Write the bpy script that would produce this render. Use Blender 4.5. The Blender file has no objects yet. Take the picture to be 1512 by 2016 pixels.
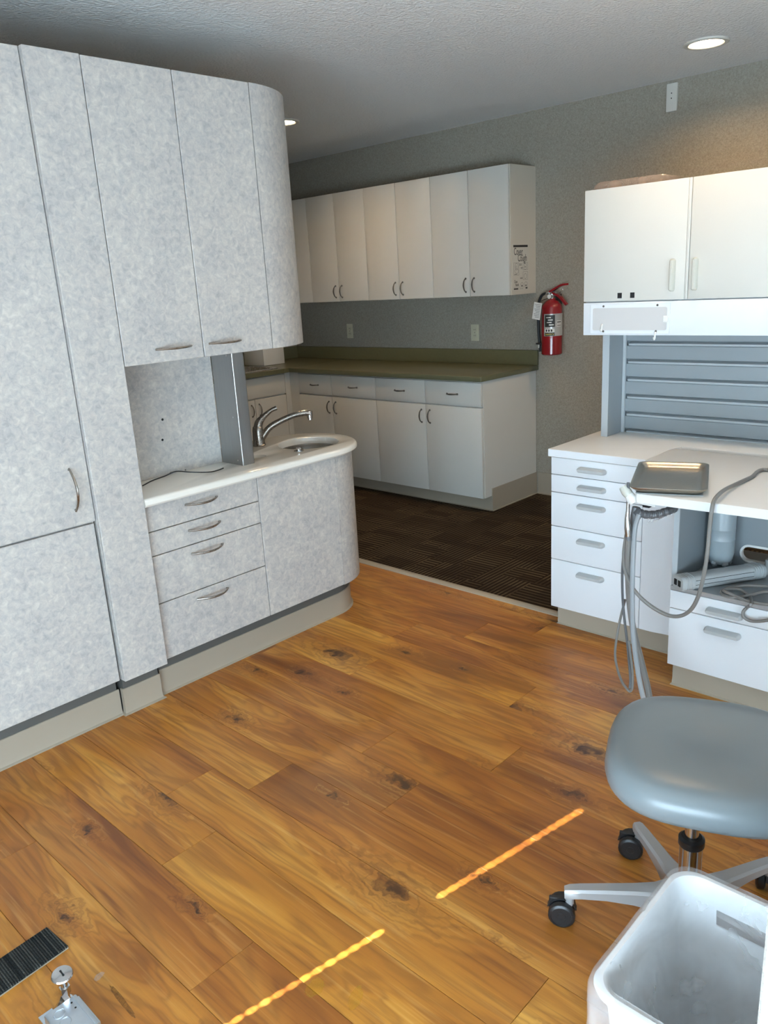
import bpy, bmesh, math, random
from mathutils import Vector, Matrix, geometry
random.seed(7)
scene = bpy.context.scene
COL = scene.collection
PI = math.pi

# ------------------------------------------------------------------ camera
CAM_H = 1.48
YAW, PITCH, ROLL, FPX = 0.76878374, 0.28228829, -0.05862422, 1562.6146
_f = Vector((math.cos(YAW)*math.cos(PITCH), math.sin(YAW)*math.cos(PITCH), -math.sin(PITCH)))
_r = _f.cross(Vector((0, 0, 1))).normalized()
_u = _r.cross(_f)
RIGHT = math.cos(ROLL)*_r + math.sin(ROLL)*_u
UP = -math.sin(ROLL)*_r + math.cos(ROLL)*_u
FWD = _f
cam_d = bpy.data.cameras.new('camera')
cam_d.sensor_fit = 'VERTICAL'; cam_d.sensor_height = 36.0; cam_d.sensor_width = 27.0
cam_d.lens = FPX/2016*36.0
cam_d.clip_start = 0.02
cam = bpy.data.objects.new('camera', cam_d); COL.objects.link(cam)
m = Matrix((RIGHT, UP, -FWD)).transposed().to_4x4(); m.translation = Vector((0, 0, CAM_H))
cam.matrix_world = m
scene.camera = cam

# ------------------------------------------------------------------ world, sun, exposure
world = bpy.data.worlds.new('world'); scene.world = world; world.use_nodes = True
bg = world.node_tree.nodes['Background']
bg.inputs['Color'].default_value = (0.62, 0.80, 1.0, 1); bg.inputs['Strength'].default_value = 1.0
SUN_ELEV = math.radians(33)
sun_dir = Vector((1, -0.20, -math.tan(SUN_ELEV)*math.hypot(1, .2))).normalized()
sun_d = bpy.data.lights.new('sun', 'SUN'); sun_d.energy = 300; sun_d.angle = math.radians(0.36)
sun_d.color = (1.0, 0.98, 0.94)
sun = bpy.data.objects.new('sun', sun_d); COL.objects.link(sun)
sun.rotation_euler = (-sun_dir).to_track_quat('Z', 'Y').to_euler(); sun.location = (-6, 2.8, 5)
WINDOW_GLOW = 16.0
WINDOW_COLOR = (0.60, 0.82, 1.0)
LAMP_W = 6.5
LAMP_COLOR = (1.0, 0.70, 0.40)
vs = scene.view_settings
vs.view_transform = 'Standard'; vs.look = 'None'; vs.gamma = 1.0; vs.use_curve_mapping = False
vs.exposure = 0.30

# ------------------------------------------------------------------ helpers: photo pixel -> place on a known plane
def ray(px, py):
    return RIGHT*((px-756)/FPX) - UP*((py-1008)/FPX) + FWD
def ax(px, py, X):
    d = ray(px, py); return Vector((0, 0, CAM_H)) + d*(X/d.x)
def ay(px, py, Y):
    d = ray(px, py); return Vector((0, 0, CAM_H)) + d*(Y/d.y)
def az(px, py, Z):
    d = ray(px, py); return Vector((0, 0, CAM_H)) + d*((Z-CAM_H)/d.z)

# ------------------------------------------------------------------ materials
def new_mat(name):
    mt = bpy.data.materials.new(name); mt.use_nodes = True
    nt = mt.node_tree; b = nt.nodes['Principled BSDF']
    return mt, nt, b
def node(nt, typ, ins=None, **props):
    n = nt.nodes.new(typ)
    for k, v in props.items(): setattr(n, k, v)
    for k, v in (ins or {}).items():
        s = n.inputs[k]
        if isinstance(v, bpy.types.NodeSocket): nt.links.new(v, s)
        else: s.default_value = v
    return n
def math_n(nt, op, a, b=None, c=None):
    n = nt.nodes.new('ShaderNodeMath'); n.operation = op
    for i, v in enumerate((a, b, c)):
        if v is None: continue
        if isinstance(v, bpy.types.NodeSocket): nt.links.new(v, n.inputs[i])
        else: n.inputs[i].default_value = v
    return n.outputs[0]
def ramp(nt, fac, stops, interp='LINEAR'):
    n = nt.nodes.new('ShaderNodeValToRGB'); n.color_ramp.interpolation = interp
    e = n.color_ramp.elements
    while len(e) < len(stops): e.new(0.5)
    for i, (p, c) in enumerate(stops):
        e[i].position = p; e[i].color = (*c, 1) if len(c) == 3 else c
    nt.links.new(fac, n.inputs[0]); return n.outputs[0]
def mix(nt, fac, a, b, mode='MIX'):
    n = nt.nodes.new('ShaderNodeMix'); n.data_type = 'RGBA'; n.blend_type = mode
    for k, v in ((0, fac), (6, a), (7, b)):
        if isinstance(v, bpy.types.NodeSocket): nt.links.new(v, n.inputs[k])
        else: n.inputs[k].default_value = v if k == 0 else (*v, 1)
    return n.outputs[2]
def plain(name, col, rough=0.5, metal=0.0, spec=0.5, bump=0.0, bscale=200, var=0.0, vscale=6, coat=0.0):
    mt, nt, b = new_mat(name)
    b.inputs['Base Color'].default_value = (*col, 1)
    b.inputs['Roughness'].default_value = rough; b.inputs['Metallic'].default_value = metal
    b.inputs['Specular IOR Level'].default_value = spec
    if coat: b.inputs['Coat Weight'].default_value = coat
    tc = nt.nodes.new('ShaderNodeTexCoord')
    nz = node(nt, 'ShaderNodeTexNoise', {'Vector': tc.outputs['Object'], 'Scale': vscale, 'Detail': 3})
    c = mix(nt, nz.outputs[0], tuple(v*(1-var) for v in col), tuple(min(1, v*(1+var)) for v in col))
    nt.links.new(c, b.inputs['Base Color'])
    if bump:
        n2 = node(nt, 'ShaderNodeTexNoise', {'Vector': tc.outputs['Object'], 'Scale': bscale, 'Detail': 2})
        bp = node(nt, 'ShaderNodeBump', {'Height': n2.outputs[0], 'Strength': bump, 'Distance': 0.002})
        nt.links.new(bp.outputs[0], b.inputs['Normal'])
    return mt

def laminate_mat():
    mt, nt, b = new_mat('grey mottled laminate')
    g = nt.nodes.new('ShaderNodeNewGeometry')
    n1 = node(nt, 'ShaderNodeTexNoise', {'Vector': g.outputs['Position'], 'Scale': 50, 'Detail': 5, 'Roughness': 0.66, 'Distortion': 0.6})
    n2 = node(nt, 'ShaderNodeTexNoise', {'Vector': g.outputs['Position'], 'Scale': 9, 'Detail': 2})
    s = math_n(nt, 'ADD', math_n(nt, 'MULTIPLY', n1.outputs[0], 0.8), math_n(nt, 'MULTIPLY', n2.outputs[0], 0.2))
    c = ramp(nt, s, [(0.33, (0.365, 0.35, 0.338)), (0.45, (0.45, 0.43, 0.41)), (0.55, (0.52, 0.488, 0.447)), (0.68, (0.62, 0.583, 0.523))])
    nt.links.new(c, b.inputs['Base Color']); b.inputs['Roughness'].default_value = 0.42
    return mt
def wallpaper_mat(name, a, bcol, scale=120, bump=0.5):
    mt, nt, b = new_mat(name)
    g = nt.nodes.new('ShaderNodeNewGeometry')
    n1 = node(nt, 'ShaderNodeTexNoise', {'Vector': g.outputs['Position'], 'Scale': scale, 'Detail': 4, 'Roughness': 0.75, 'Distortion': 1.0})
    c = ramp(nt, n1.outputs[0], [(0.36, a), (0.62, bcol)])
    nt.links.new(c, b.inputs['Base Color']); b.inputs['Roughness'].default_value = 0.85
    b.inputs['Specular IOR Level'].default_value = 0.2
    bp = node(nt, 'ShaderNodeBump', {'Height': n1.outputs[0], 'Strength': bump, 'Distance': 0.004})
    nt.links.new(bp.outputs[0], b.inputs['Normal'])
    return mt
def ceiling_mat():
    mt, nt, b = new_mat('textured ceiling paint')
    g = nt.nodes.new('ShaderNodeNewGeometry')
    n1 = node(nt, 'ShaderNodeTexNoise', {'Vector': g.outputs['Position'], 'Scale': 95, 'Detail': 3, 'Roughness': 0.6})
    v = node(nt, 'ShaderNodeTexVoronoi', {'Vector': g.outputs['Position'], 'Scale': 70})
    h = math_n(nt, 'ADD', n1.outputs[0], math_n(nt, 'MULTIPLY', v.outputs['Distance'], 0.6))
    b.inputs['Base Color'].default_value = (0.88, 0.875, 0.86, 1); b.inputs['Roughness'].default_value = 0.9
    b.inputs['Specular IOR Level'].default_value = 0.2
    bp = node(nt, 'ShaderNodeBump', {'Height': h, 'Strength': 0.75, 'Distance': 0.008})
    nt.links.new(bp.outputs[0], b.inputs['Normal'])
    return mt
def wood_mat():
    mt, nt, b = new_mat('knotty wood plank')
    tc = nt.nodes.new('ShaderNodeTexCoord'); oi = nt.nodes.new('ShaderNodeObjectInfo')
    rnd = oi.outputs['Random']
    off = node(nt, 'ShaderNodeCombineXYZ', {'X': math_n(nt, 'MULTIPLY', rnd, 37.0), 'Y': math_n(nt, 'MULTIPLY', rnd, 113.0), 'Z': math_n(nt, 'MULTIPLY', rnd, 71.0)})
    p = node(nt, 'ShaderNodeVectorMath', {0: tc.outputs['Object'], 1: off.outputs[0]}, operation='ADD').outputs[0]
    sep = node(nt, 'ShaderNodeSeparateXYZ', {0: p})
    x, y = sep.outputs[0], sep.outputs[1]
    # knots: cells about one plank wide and half a metre long
    kv = node(nt, 'ShaderNodeCombineXYZ', {'X': math_n(nt, 'MULTIPLY', x, 4.2), 'Y': math_n(nt, 'MULTIPLY', y, 2.0), 'Z': 0.0})
    kw = node(nt, 'ShaderNodeTexNoise', {'Vector': p, 'Scale': 26, 'Detail': 3})
    kw2 = node(nt, 'ShaderNodeVectorMath', {0: kw.outputs[1], 1: (0.5, 0.5, 0.5)}, operation='SUBTRACT')
    kw3 = node(nt, 'ShaderNodeVectorMath', {0: kw2.outputs[0], 'Scale': 0.30}, operation='SCALE')
    kd = node(nt, 'ShaderNodeVectorMath', {0: kv.outputs[0], 1: kw3.outputs[0]}, operation='ADD')
    vor = node(nt, 'ShaderNodeTexVoronoi', {'Vector': kd.outputs[0], 'Scale': 1.0, 'Randomness': 0.9}, voronoi_dimensions='2D')
    keep = math_n(nt, 'LESS_THAN', node(nt, 'ShaderNodeSeparateColor', {0: vor.outputs['Color']}).outputs[0], 0.50)
    ksz = math_n(nt, 'ADD', 0.6, math_n(nt, 'MULTIPLY', node(nt, 'ShaderNodeSeparateColor', {0: vor.outputs['Color']}).outputs[1], 1.9))
    d = math_n(nt, 'ADD', math_n(nt, 'MULTIPLY', vor.outputs['Distance'], ksz), math_n(nt, 'MULTIPLY', math_n(nt, 'SUBTRACT', 1.0, keep), 1.0))
    near = node(nt, 'ShaderNodeMapRange', {0: d, 1: 0.0, 2: 0.42, 3: 1.0, 4: 0.0}, interpolation_type='SMOOTHSTEP').outputs[0]
    core = node(nt, 'ShaderNodeMapRange', {0: d, 1: 0.03, 2: 0.10, 3: 1.0, 4: 0.0}, interpolation_type='SMOOTHSTEP').outputs[0]
    # long slow figure
    lv = node(nt, 'ShaderNodeCombineXYZ', {'X': math_n(nt, 'MULTIPLY', x, 7.5), 'Y': math_n(nt, 'MULTIPLY', y, 1.1), 'Z': sep.outputs[2]})
    fig = node(nt, 'ShaderNodeTexNoise', {'Vector': lv.outputs[0], 'Scale': 1.0, 'Detail': 3, 'Roughness': 0.55, 'Distortion': 0.6}).outputs[0]
    # growth lines, bent round the knots
    ph = math_n(nt, 'ADD', math_n(nt, 'MULTIPLY', fig, 26.0), math_n(nt, 'ADD', math_n(nt, 'MULTIPLY', near, 7.0), math_n(nt, 'MULTIPLY', x, 60.0)))
    line = math_n(nt, 'SINE', math_n(nt, 'MULTIPLY', ph, 2.4))
    line = node(nt, 'ShaderNodeMapRange', {0: line, 1: -1.0, 2: 1.0, 3: 0.0, 4: 1.0}).outputs[0]
    fv = node(nt, 'ShaderNodeCombineXYZ', {'X': math_n(nt, 'MULTIPLY', x, 260.0), 'Y': math_n(nt, 'MULTIPLY', y, 7.0), 'Z': 0.0})
    fine = node(nt, 'ShaderNodeTexNoise', {'Vector': fv.outputs[0], 'Scale': 1.0, 'Detail': 3, 'Roughness': 0.7}).outputs[0]
    big = ramp(nt, fig, [(0.30, (0.22, 0.070, 0.011)), (0.43, (0.43, 0.152, 0.019)), (0.54, (0.57, 0.230, 0.030)), (0.70, (0.75, 0.375, 0.070))])
    c = mix(nt, math_n(nt, 'MULTIPLY', math_n(nt, 'POWER', line, 2.0), 0.42), big, (0.21, 0.075, 0.015))
    c = mix(nt, math_n(nt, 'MULTIPLY', math_n(nt, 'SUBTRACT', 1.0, fine), 0.45), c, (0.24, 0.09, 0.018))
    mv = node(nt, 'ShaderNodeCombineXYZ', {'X': math_n(nt, 'MULTIPLY', x, 75.0), 'Y': math_n(nt, 'MULTIPLY', y, 2.6), 'Z': math_n(nt, 'MULTIPLY', near, 2.0)})
    mid = node(nt, 'ShaderNodeTexNoise', {'Vector': mv.outputs[0], 'Scale': 1.0, 'Detail': 2}).outputs[0]
    c = mix(nt, node(nt, 'ShaderNodeMapRange', {0: mid, 1: 0.56, 2: 0.80, 3: 0.0, 4: 0.75}).outputs[0], c, (0.16, 0.05, 0.011))
    c = mix(nt, node(nt, 'ShaderNodeMapRange', {0: mid, 1: 0.22, 2: 0.42, 3: 0.40, 4: 0.0}).outputs[0], c, (0.78, 0.44, 0.13))
    c = mix(nt, math_n(nt, 'MULTIPLY', near, 0.32), c, (0.20, 0.075, 0.020))
    ringm = math_n(nt, 'MULTIPLY', node(nt, 'ShaderNodeMapRange', {0: math_n(nt, 'SINE', math_n(nt, 'MULTIPLY', d, 95.0)), 1: 0.1, 2: 1.0, 3: 0.0, 4: 1.0}).outputs[0],
                   node(nt, 'ShaderNodeMapRange', {0: d, 1: 0.08, 2: 0.24, 3: 0.75, 4: 0.0}).outputs[0])
    c = mix(nt, math_n(nt, 'MULTIPLY', ringm, 0.75), c, (0.10, 0.034, 0.010))
    c = mix(nt, math_n(nt, 'MULTIPLY', math_n(nt, 'MULTIPLY', core, kw.outputs[0]), 1.8), c, (0.060, 0.022, 0.008))
    hsv = node(nt, 'ShaderNodeHueSaturation', {'Color': c, 'Value': math_n(nt, 'ADD', 0.86, math_n(nt, 'MULTIPLY', rnd, 0.30)), 'Saturation': 1.0, 'Hue': math_n(nt, 'ADD', 0.494, math_n(nt, 'MULTIPLY', rnd, 0.010))})
    nt.links.new(hsv.outputs[0], b.inputs['Base Color'])
    rg = node(nt, 'ShaderNodeMapRange', {0: fine, 1: 0.0, 2: 1.0, 3: 0.42, 4: 0.30}).outputs[0]
    nt.links.new(rg, b.inputs['Roughness'])
    bp = node(nt, 'ShaderNodeBump', {'Height': fine, 'Strength': 0.12, 'Distance': 0.001})
    nt.links.new(bp.outputs[0], b.inputs['Normal'])
    return mt
def carpet_mat(name, dark, light, cell=0.13, stripe=300.0):
    mt, nt, b = new_mat(name)
    g = nt.nodes.new('ShaderNodeNewGeometry'); sep = node(nt, 'ShaderNodeSeparateXYZ', {0: g.outputs['Position']})
    x, y = sep.outputs[0], sep.outputs[1]
    def cells(sx, sy, seed):
        cx = math_n(nt, 'FLOOR', math_n(nt, 'DIVIDE', x, sx)); cy = math_n(nt, 'FLOOR', math_n(nt, 'DIVIDE', y, sy))
        v = node(nt, 'ShaderNodeCombineXYZ', {'X': cx, 'Y': cy, 'Z': seed})
        return node(nt, 'ShaderNodeTexWhiteNoise', {'Vector': v.outputs[0]}).outputs['Value']
    r1 = cells(cell, cell*0.62, 1.0); r2 = cells(cell*0.55, cell*1.3, 5.0)
    sx = math_n(nt, 'SINE', math_n(nt, 'MULTIPLY', y, stripe)); sy = math_n(nt, 'SINE', math_n(nt, 'MULTIPLY', x, stripe*0.8))
    pick = math_n(nt, 'GREATER_THAN', r1, 0.45)
    st = math_n(nt, 'ADD', math_n(nt, 'MULTIPLY', sx, pick), math_n(nt, 'MULTIPLY', sy, math_n(nt, 'SUBTRACT', 1.0, pick)))
    st = node(nt, 'ShaderNodeMapRange', {0: st, 1: -0.3, 2: 0.6, 3: 0.0, 4: 1.0}).outputs[0]
    nz = node(nt, 'ShaderNodeTexNoise', {'Vector': g.outputs['Position'], 'Scale': 420, 'Detail': 2}).outputs[0]
    f = math_n(nt, 'MULTIPLY', math_n(nt, 'MULTIPLY', st, math_n(nt, 'ADD', 0.35, math_n(nt, 'MULTIPLY', r2, 0.9))), math_n(nt, 'ADD', 0.35, math_n(nt, 'MULTIPLY', nz, 1.3)))
    c = mix(nt, f, dark, light)
    nt.links.new(c, b.inputs['Base Color']); b.inputs['Roughness'].default_value = 0.95; b.inputs['Specular IOR Level'].default_value = 0.1
    bp = node(nt, 'ShaderNodeBump', {'Height': math_n(nt, 'ADD', st, nz), 'Strength': 0.8, 'Distance': 0.004})
    nt.links.new(bp.outputs[0], b.inputs['Normal'])
    return mt
def rib_mat():
    mt, nt, b = new_mat('charcoal ribbed carpet')
    tc = nt.nodes.new('ShaderNodeTexCoord'); sep = node(nt, 'ShaderNodeSeparateXYZ', {0: tc.outputs['Object']})
    lv = node(nt, 'ShaderNodeCombineXYZ', {'X': math_n(nt, 'MULTIPLY', sep.outputs[0], 75.0), 'Y': math_n(nt, 'MULTIPLY', sep.outputs[1], 1.5), 'Z': 0.0})
    n1 = node(nt, 'ShaderNodeTexNoise', {'Vector': lv.outputs[0], 'Scale': 1.0, 'Detail': 2}).outputs[0]
    lp = math_n(nt, 'SINE', math_n(nt, 'MULTIPLY', sep.outputs[0], 1100.0)); lq = math_n(nt, 'SINE', math_n(nt, 'MULTIPLY', sep.outputs[1], 1500.0))
    loops = math_n(nt, 'MULTIPLY', math_n(nt, 'ADD', lp, 1.0), math_n(nt, 'ADD', lq, 1.0))
    f = math_n(nt, 'MULTIPLY', node(nt, 'ShaderNodeMapRange', {0: n1, 1: 0.40, 2: 0.62, 3: 0.05, 4: 1.0}).outputs[0], math_n(nt, 'MULTIPLY', loops, 0.45))
    c = mix(nt, f, (0.014, 0.016, 0.017), (0.17, 0.17, 0.145))
    nt.links.new(c, b.inputs['Base Color']); b.inputs['Roughness'].default_value = 0.95; b.inputs['Specular IOR Level'].default_value = 0.1
    bp = node(nt, 'ShaderNodeBump', {'Height': math_n(nt, 'ADD', loops, n1), 'Strength': 0.7, 'Distance': 0.003})
    nt.links.new(bp.outputs[0], b.inputs['Normal'])
    return mt
def brushed(name, col, rough=0.3, along='Z', amt=0.25):
    mt, nt, b = new_mat(name)
    b.inputs['Metallic'].default_value = 1.0
    tc = nt.nodes.new('ShaderNodeTexCoord')
    sc = {'Z': (300, 300, 4), 'X': (4, 300, 300), 'Y': (300, 4, 300)}[along]
    mp = node(nt, 'ShaderNodeMapping', {0: tc.outputs['Object'], 'Scale': sc})
    n = node(nt, 'ShaderNodeTexNoise', {'Vector': mp.outputs[0], 'Scale': 1.0, 'Detail': 3}).outputs[0]
    c = mix(nt, n, tuple(v*(1-amt*0.5) for v in col), tuple(min(1, v*(1+amt*0.5)) for v in col))
    nt.links.new(c, b.inputs['Base Color'])
    nt.links.new(node(nt, 'ShaderNodeMapRange', {0: n, 1: 0, 2: 1, 3: rough*0.8, 4: rough*1.25}).outputs[0], b.inputs['Roughness'])
    return mt
def glow(name, col, strength):
    mt, nt, b = new_mat(name)
    b.inputs['Base Color'].default_value = (0.8, 0.8, 0.8, 1)
    b.inputs['Emission Color'].default_value = (*col, 1); b.inputs['Emission Strength'].default_value = strength
    return mt
def film_mat(name, tint, cover=0.25, rough=0.15, bump=0.3, scale=18):
    mt, nt, b = new_mat(name)
    tc = nt.nodes.new('ShaderNodeTexCoord')
    n = node(nt, 'ShaderNodeTexNoise', {'Vector': tc.outputs['Object'], 'Scale': scale, 'Detail': 3, 'Distortion': 1.5})
    bp = node(nt, 'ShaderNodeBump', {'Height': n.outputs[0], 'Strength': bump, 'Distance': 0.01})
    b.inputs['Base Color'].default_value = (*tint, 1); b.inputs['Roughness'].default_value = rough
    nt.links.new(bp.outputs[0], b.inputs['Normal'])
    tr = nt.nodes.new('ShaderNodeBsdfTransparent'); mx = nt.nodes.new('ShaderNodeMixShader')
    fac = node(nt, 'ShaderNodeMapRange', {0: n.outputs[0], 1: 0.3, 2: 0.75, 3: cover*0.55, 4: cover*1.6}).outputs[0]
    nt.links.new(fac, mx.inputs[0]); nt.links.new(tr.outputs[0], mx.inputs[1]); nt.links.new(b.outputs[0], mx.inputs[2])
    nt.links.new(mx.outputs[0], nt.nodes['Material Output'].inputs[0])
    return mt

M = {
 'lam': laminate_mat(),
 'wall': wallpaper_mat('speckled taupe wallpaper', (0.275, 0.245, 0.20), (0.40, 0.365, 0.305)),
 'stub': wallpaper_mat('pale speckled wallpaper', (0.50, 0.48, 0.43), (0.70, 0.68, 0.63), 170),
 'paint': plain('white wall paint', (0.82, 0.81, 0.79), 0.8, var=0.02),
 'ceil': ceiling_mat(),
 'wood': wood_mat(),
 'subfloor': plain('dark plank joint', (0.10, 0.045, 0.018), 0.8, var=0.1),
 'carpet': carpet_mat('brown block pattern carpet', (0.024, 0.0145, 0.009), (0.12, 0.085, 0.048), 0.15, 270.0),
 'strip_carpet': rib_mat(),
 'strip_edge': plain('carpet backing', (0.30, 0.25, 0.18), 0.9, var=0.2),
 'cove': plain('taupe vinyl cove base', (0.36, 0.305, 0.235), 0.5, var=0.04),
 'toe': plain('dark toe kick board', (0.10, 0.095, 0.085), 0.7, var=0.05),
 'trimstrip': plain('tan transition strip', (0.40, 0.35, 0.27), 0.45, var=0.05),
 'cream': plain('cream thermofoil', (0.635, 0.61, 0.555), 0.38, var=0.015),
 'cream_edge': plain('almond edge board', (0.60, 0.54, 0.45), 0.5, var=0.02),
 'green': plain('olive laminate top', (0.125, 0.122, 0.066), 0.30, var=0.10, vscale=60, bump=0.05),
 'pewter': plain('antique pewter', (0.20, 0.185, 0.165), 0.30, 1.0, var=0.15, vscale=40),
 'steel': brushed('brushed steel', (0.50, 0.50, 0.49), 0.26),
 'steel_flat': brushed('brushed steel panel', (0.36, 0.355, 0.345), 0.36),
 'nickel': brushed('satin nickel', (0.33, 0.30, 0.265), 0.28, 'X'),
 'chrome': plain('polished chrome', (0.62, 0.62, 0.63), 0.12, 1.0, var=0.02),
 'galv': plain('galvanised steel', (0.62, 0.68, 0.74), 0.35, 0.9, var=0.12, vscale=35),
 'tray': brushed('worn stainless tray', (0.40, 0.365, 0.31), 0.32, 'X', 0.3),
 'solid_top': plain('cream solid surface', (0.80, 0.765, 0.69), 0.16, var=0.015),
 'white': plain('white laminate', (0.78, 0.80, 0.82), 0.33, var=0.008),
 'ivory': plain('ivory door laminate', (0.66, 0.625, 0.56), 0.33, var=0.008),
 'white_top': plain('warm white worktop', (0.82, 0.79, 0.75), 0.28, var=0.01),
 'greyblue': plain('grey blue laminate', (0.27, 0.30, 0.315), 0.38, var=0.03),
 'greyblue_edge': plain('light grey edging', (0.44, 0.475, 0.49), 0.35, var=0.02),
 'pull': plain('grey plastic pull', (0.46, 0.47, 0.465), 0.3, var=0.03),
 'pull_white': plain('ivory plastic pull', (0.58, 0.57, 0.50), 0.3, var=0.02),
 'black': plain('black plastic', (0.012, 0.012, 0.013), 0.38, var=0.1),
 'rubber': plain('black rubber', (0.015, 0.016, 0.018), 0.55, var=0.1),
 'dark': plain('hole shade and clamp black', (0.01, 0.01, 0.01), 0.9, var=0.1),  # flat black painted for the shade inside holes, slots and grooves; also the clamp
 'red': plain('red enamel', (0.24, 0.007, 0.011), 0.22, var=0.03, coat=0.4),
 'label_silver': plain('silver printed label', (0.45, 0.44, 0.42), 0.35, 0.3, var=0.05),
 'label_black': plain('black printed label', (0.02, 0.02, 0.018), 0.5, var=0.1),
 'label_white': plain('white printed label', (0.75, 0.73, 0.68), 0.6, var=0.03),
 'ink': plain('black print', (0.03, 0.027, 0.025), 0.7, var=0.1),
 'ink_grey': plain('grey print', (0.18, 0.16, 0.14), 0.7, var=0.1),
 'yellow': plain('yellow print', (0.75, 0.6, 0.12), 0.6, var=0.05),
 'paper': plain('poster paper', (0.60, 0.555, 0.48), 0.7, var=0.02),
 'almond': plain('almond plastic', (0.58, 0.54, 0.40), 0.4, var=0.02),
 'plastic_white': plain('white plastic', (0.80, 0.79, 0.76), 0.4, var=0.01),
 'plate_white': plain('off white wall plate', (0.66, 0.63, 0.57), 0.45, var=0.02),
 'grey_plastic': plain('grey plastic', (0.42, 0.44, 0.44), 0.4, var=0.03),
 'hose_grey': plain('grey silicone hose', (0.20, 0.187, 0.172), 0.35, var=0.06),
 'hose_light': plain('pale grey hose', (0.30, 0.315, 0.325), 0.3, var=0.05),
 'hose_dark': plain('dark grey hose', (0.13, 0.13, 0.135), 0.35, var=0.08),
 'bottle': plain('frosted bottle plastic', (0.34, 0.39, 0.41), 0.32, var=0.04),
 'seat': plain('grey blue vinyl', (0.20, 0.225, 0.235), 0.30, var=0.02, bump=0.03, bscale=500),
 'alu': plain('painted grey casting', (0.40, 0.40, 0.40), 0.35, 0.35, var=0.04),
 'bin': plain('white bin plastic', (0.86, 0.87, 0.88), 0.4, var=0.01),
 'film': film_mat('clear bin liner', (0.95, 0.96, 0.97), 0.24, 0.22, 0.12, 7),
 'wrap': film_mat('crumpled clear wrap', (0.9, 0.92, 0.93), 0.5, 0.12, 1.0, 60),
 'lid': film_mat('amber clear plastic', (0.42, 0.31, 0.24), 0.48, 0.25, 0.05, 4),
 'acrylic': plain('frosted acrylic panel', (0.62, 0.60, 0.585), 0.35, var=0.01),
 'lens': glow('lamp lens', (1.0, 0.80, 0.52), 14.0),
 'pane': glow('daylit frosted pane', WINDOW_COLOR, WINDOW_GLOW),  # emits by itself, standing in for daylight through the window
 'pane_fill': glow('added fill pane glow', WINDOW_COLOR, WINDOW_GLOW*.4),  # weaker glow for the added opening behind the viewer
 'basin': plain('satin steel basin', (0.52, 0.515, 0.50), 0.24, 1.0, var=0.03),
 'scuff': plain('dark scuff', (0.22, 0.21, 0.20), 0.8, var=0.4, vscale=60),
 'glass': film_mat('window glass', (0.9, 0.95, 1.0), 0.08, 0.03, 0.0, 2),
 'debris': film_mat('dust and grit', (0.12, 0.065, 0.025), 0.18, 0.9, 0.0, 90),
 'stain': film_mat('yellow stain', (0.80, 0.40, 0.02), 0.13, 0.4, 0.0, 12),
 'dust': film_mat('pale dust', (0.8, 0.7, 0.62), 0.16, 0.9, 0.0, 60),
}

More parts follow.
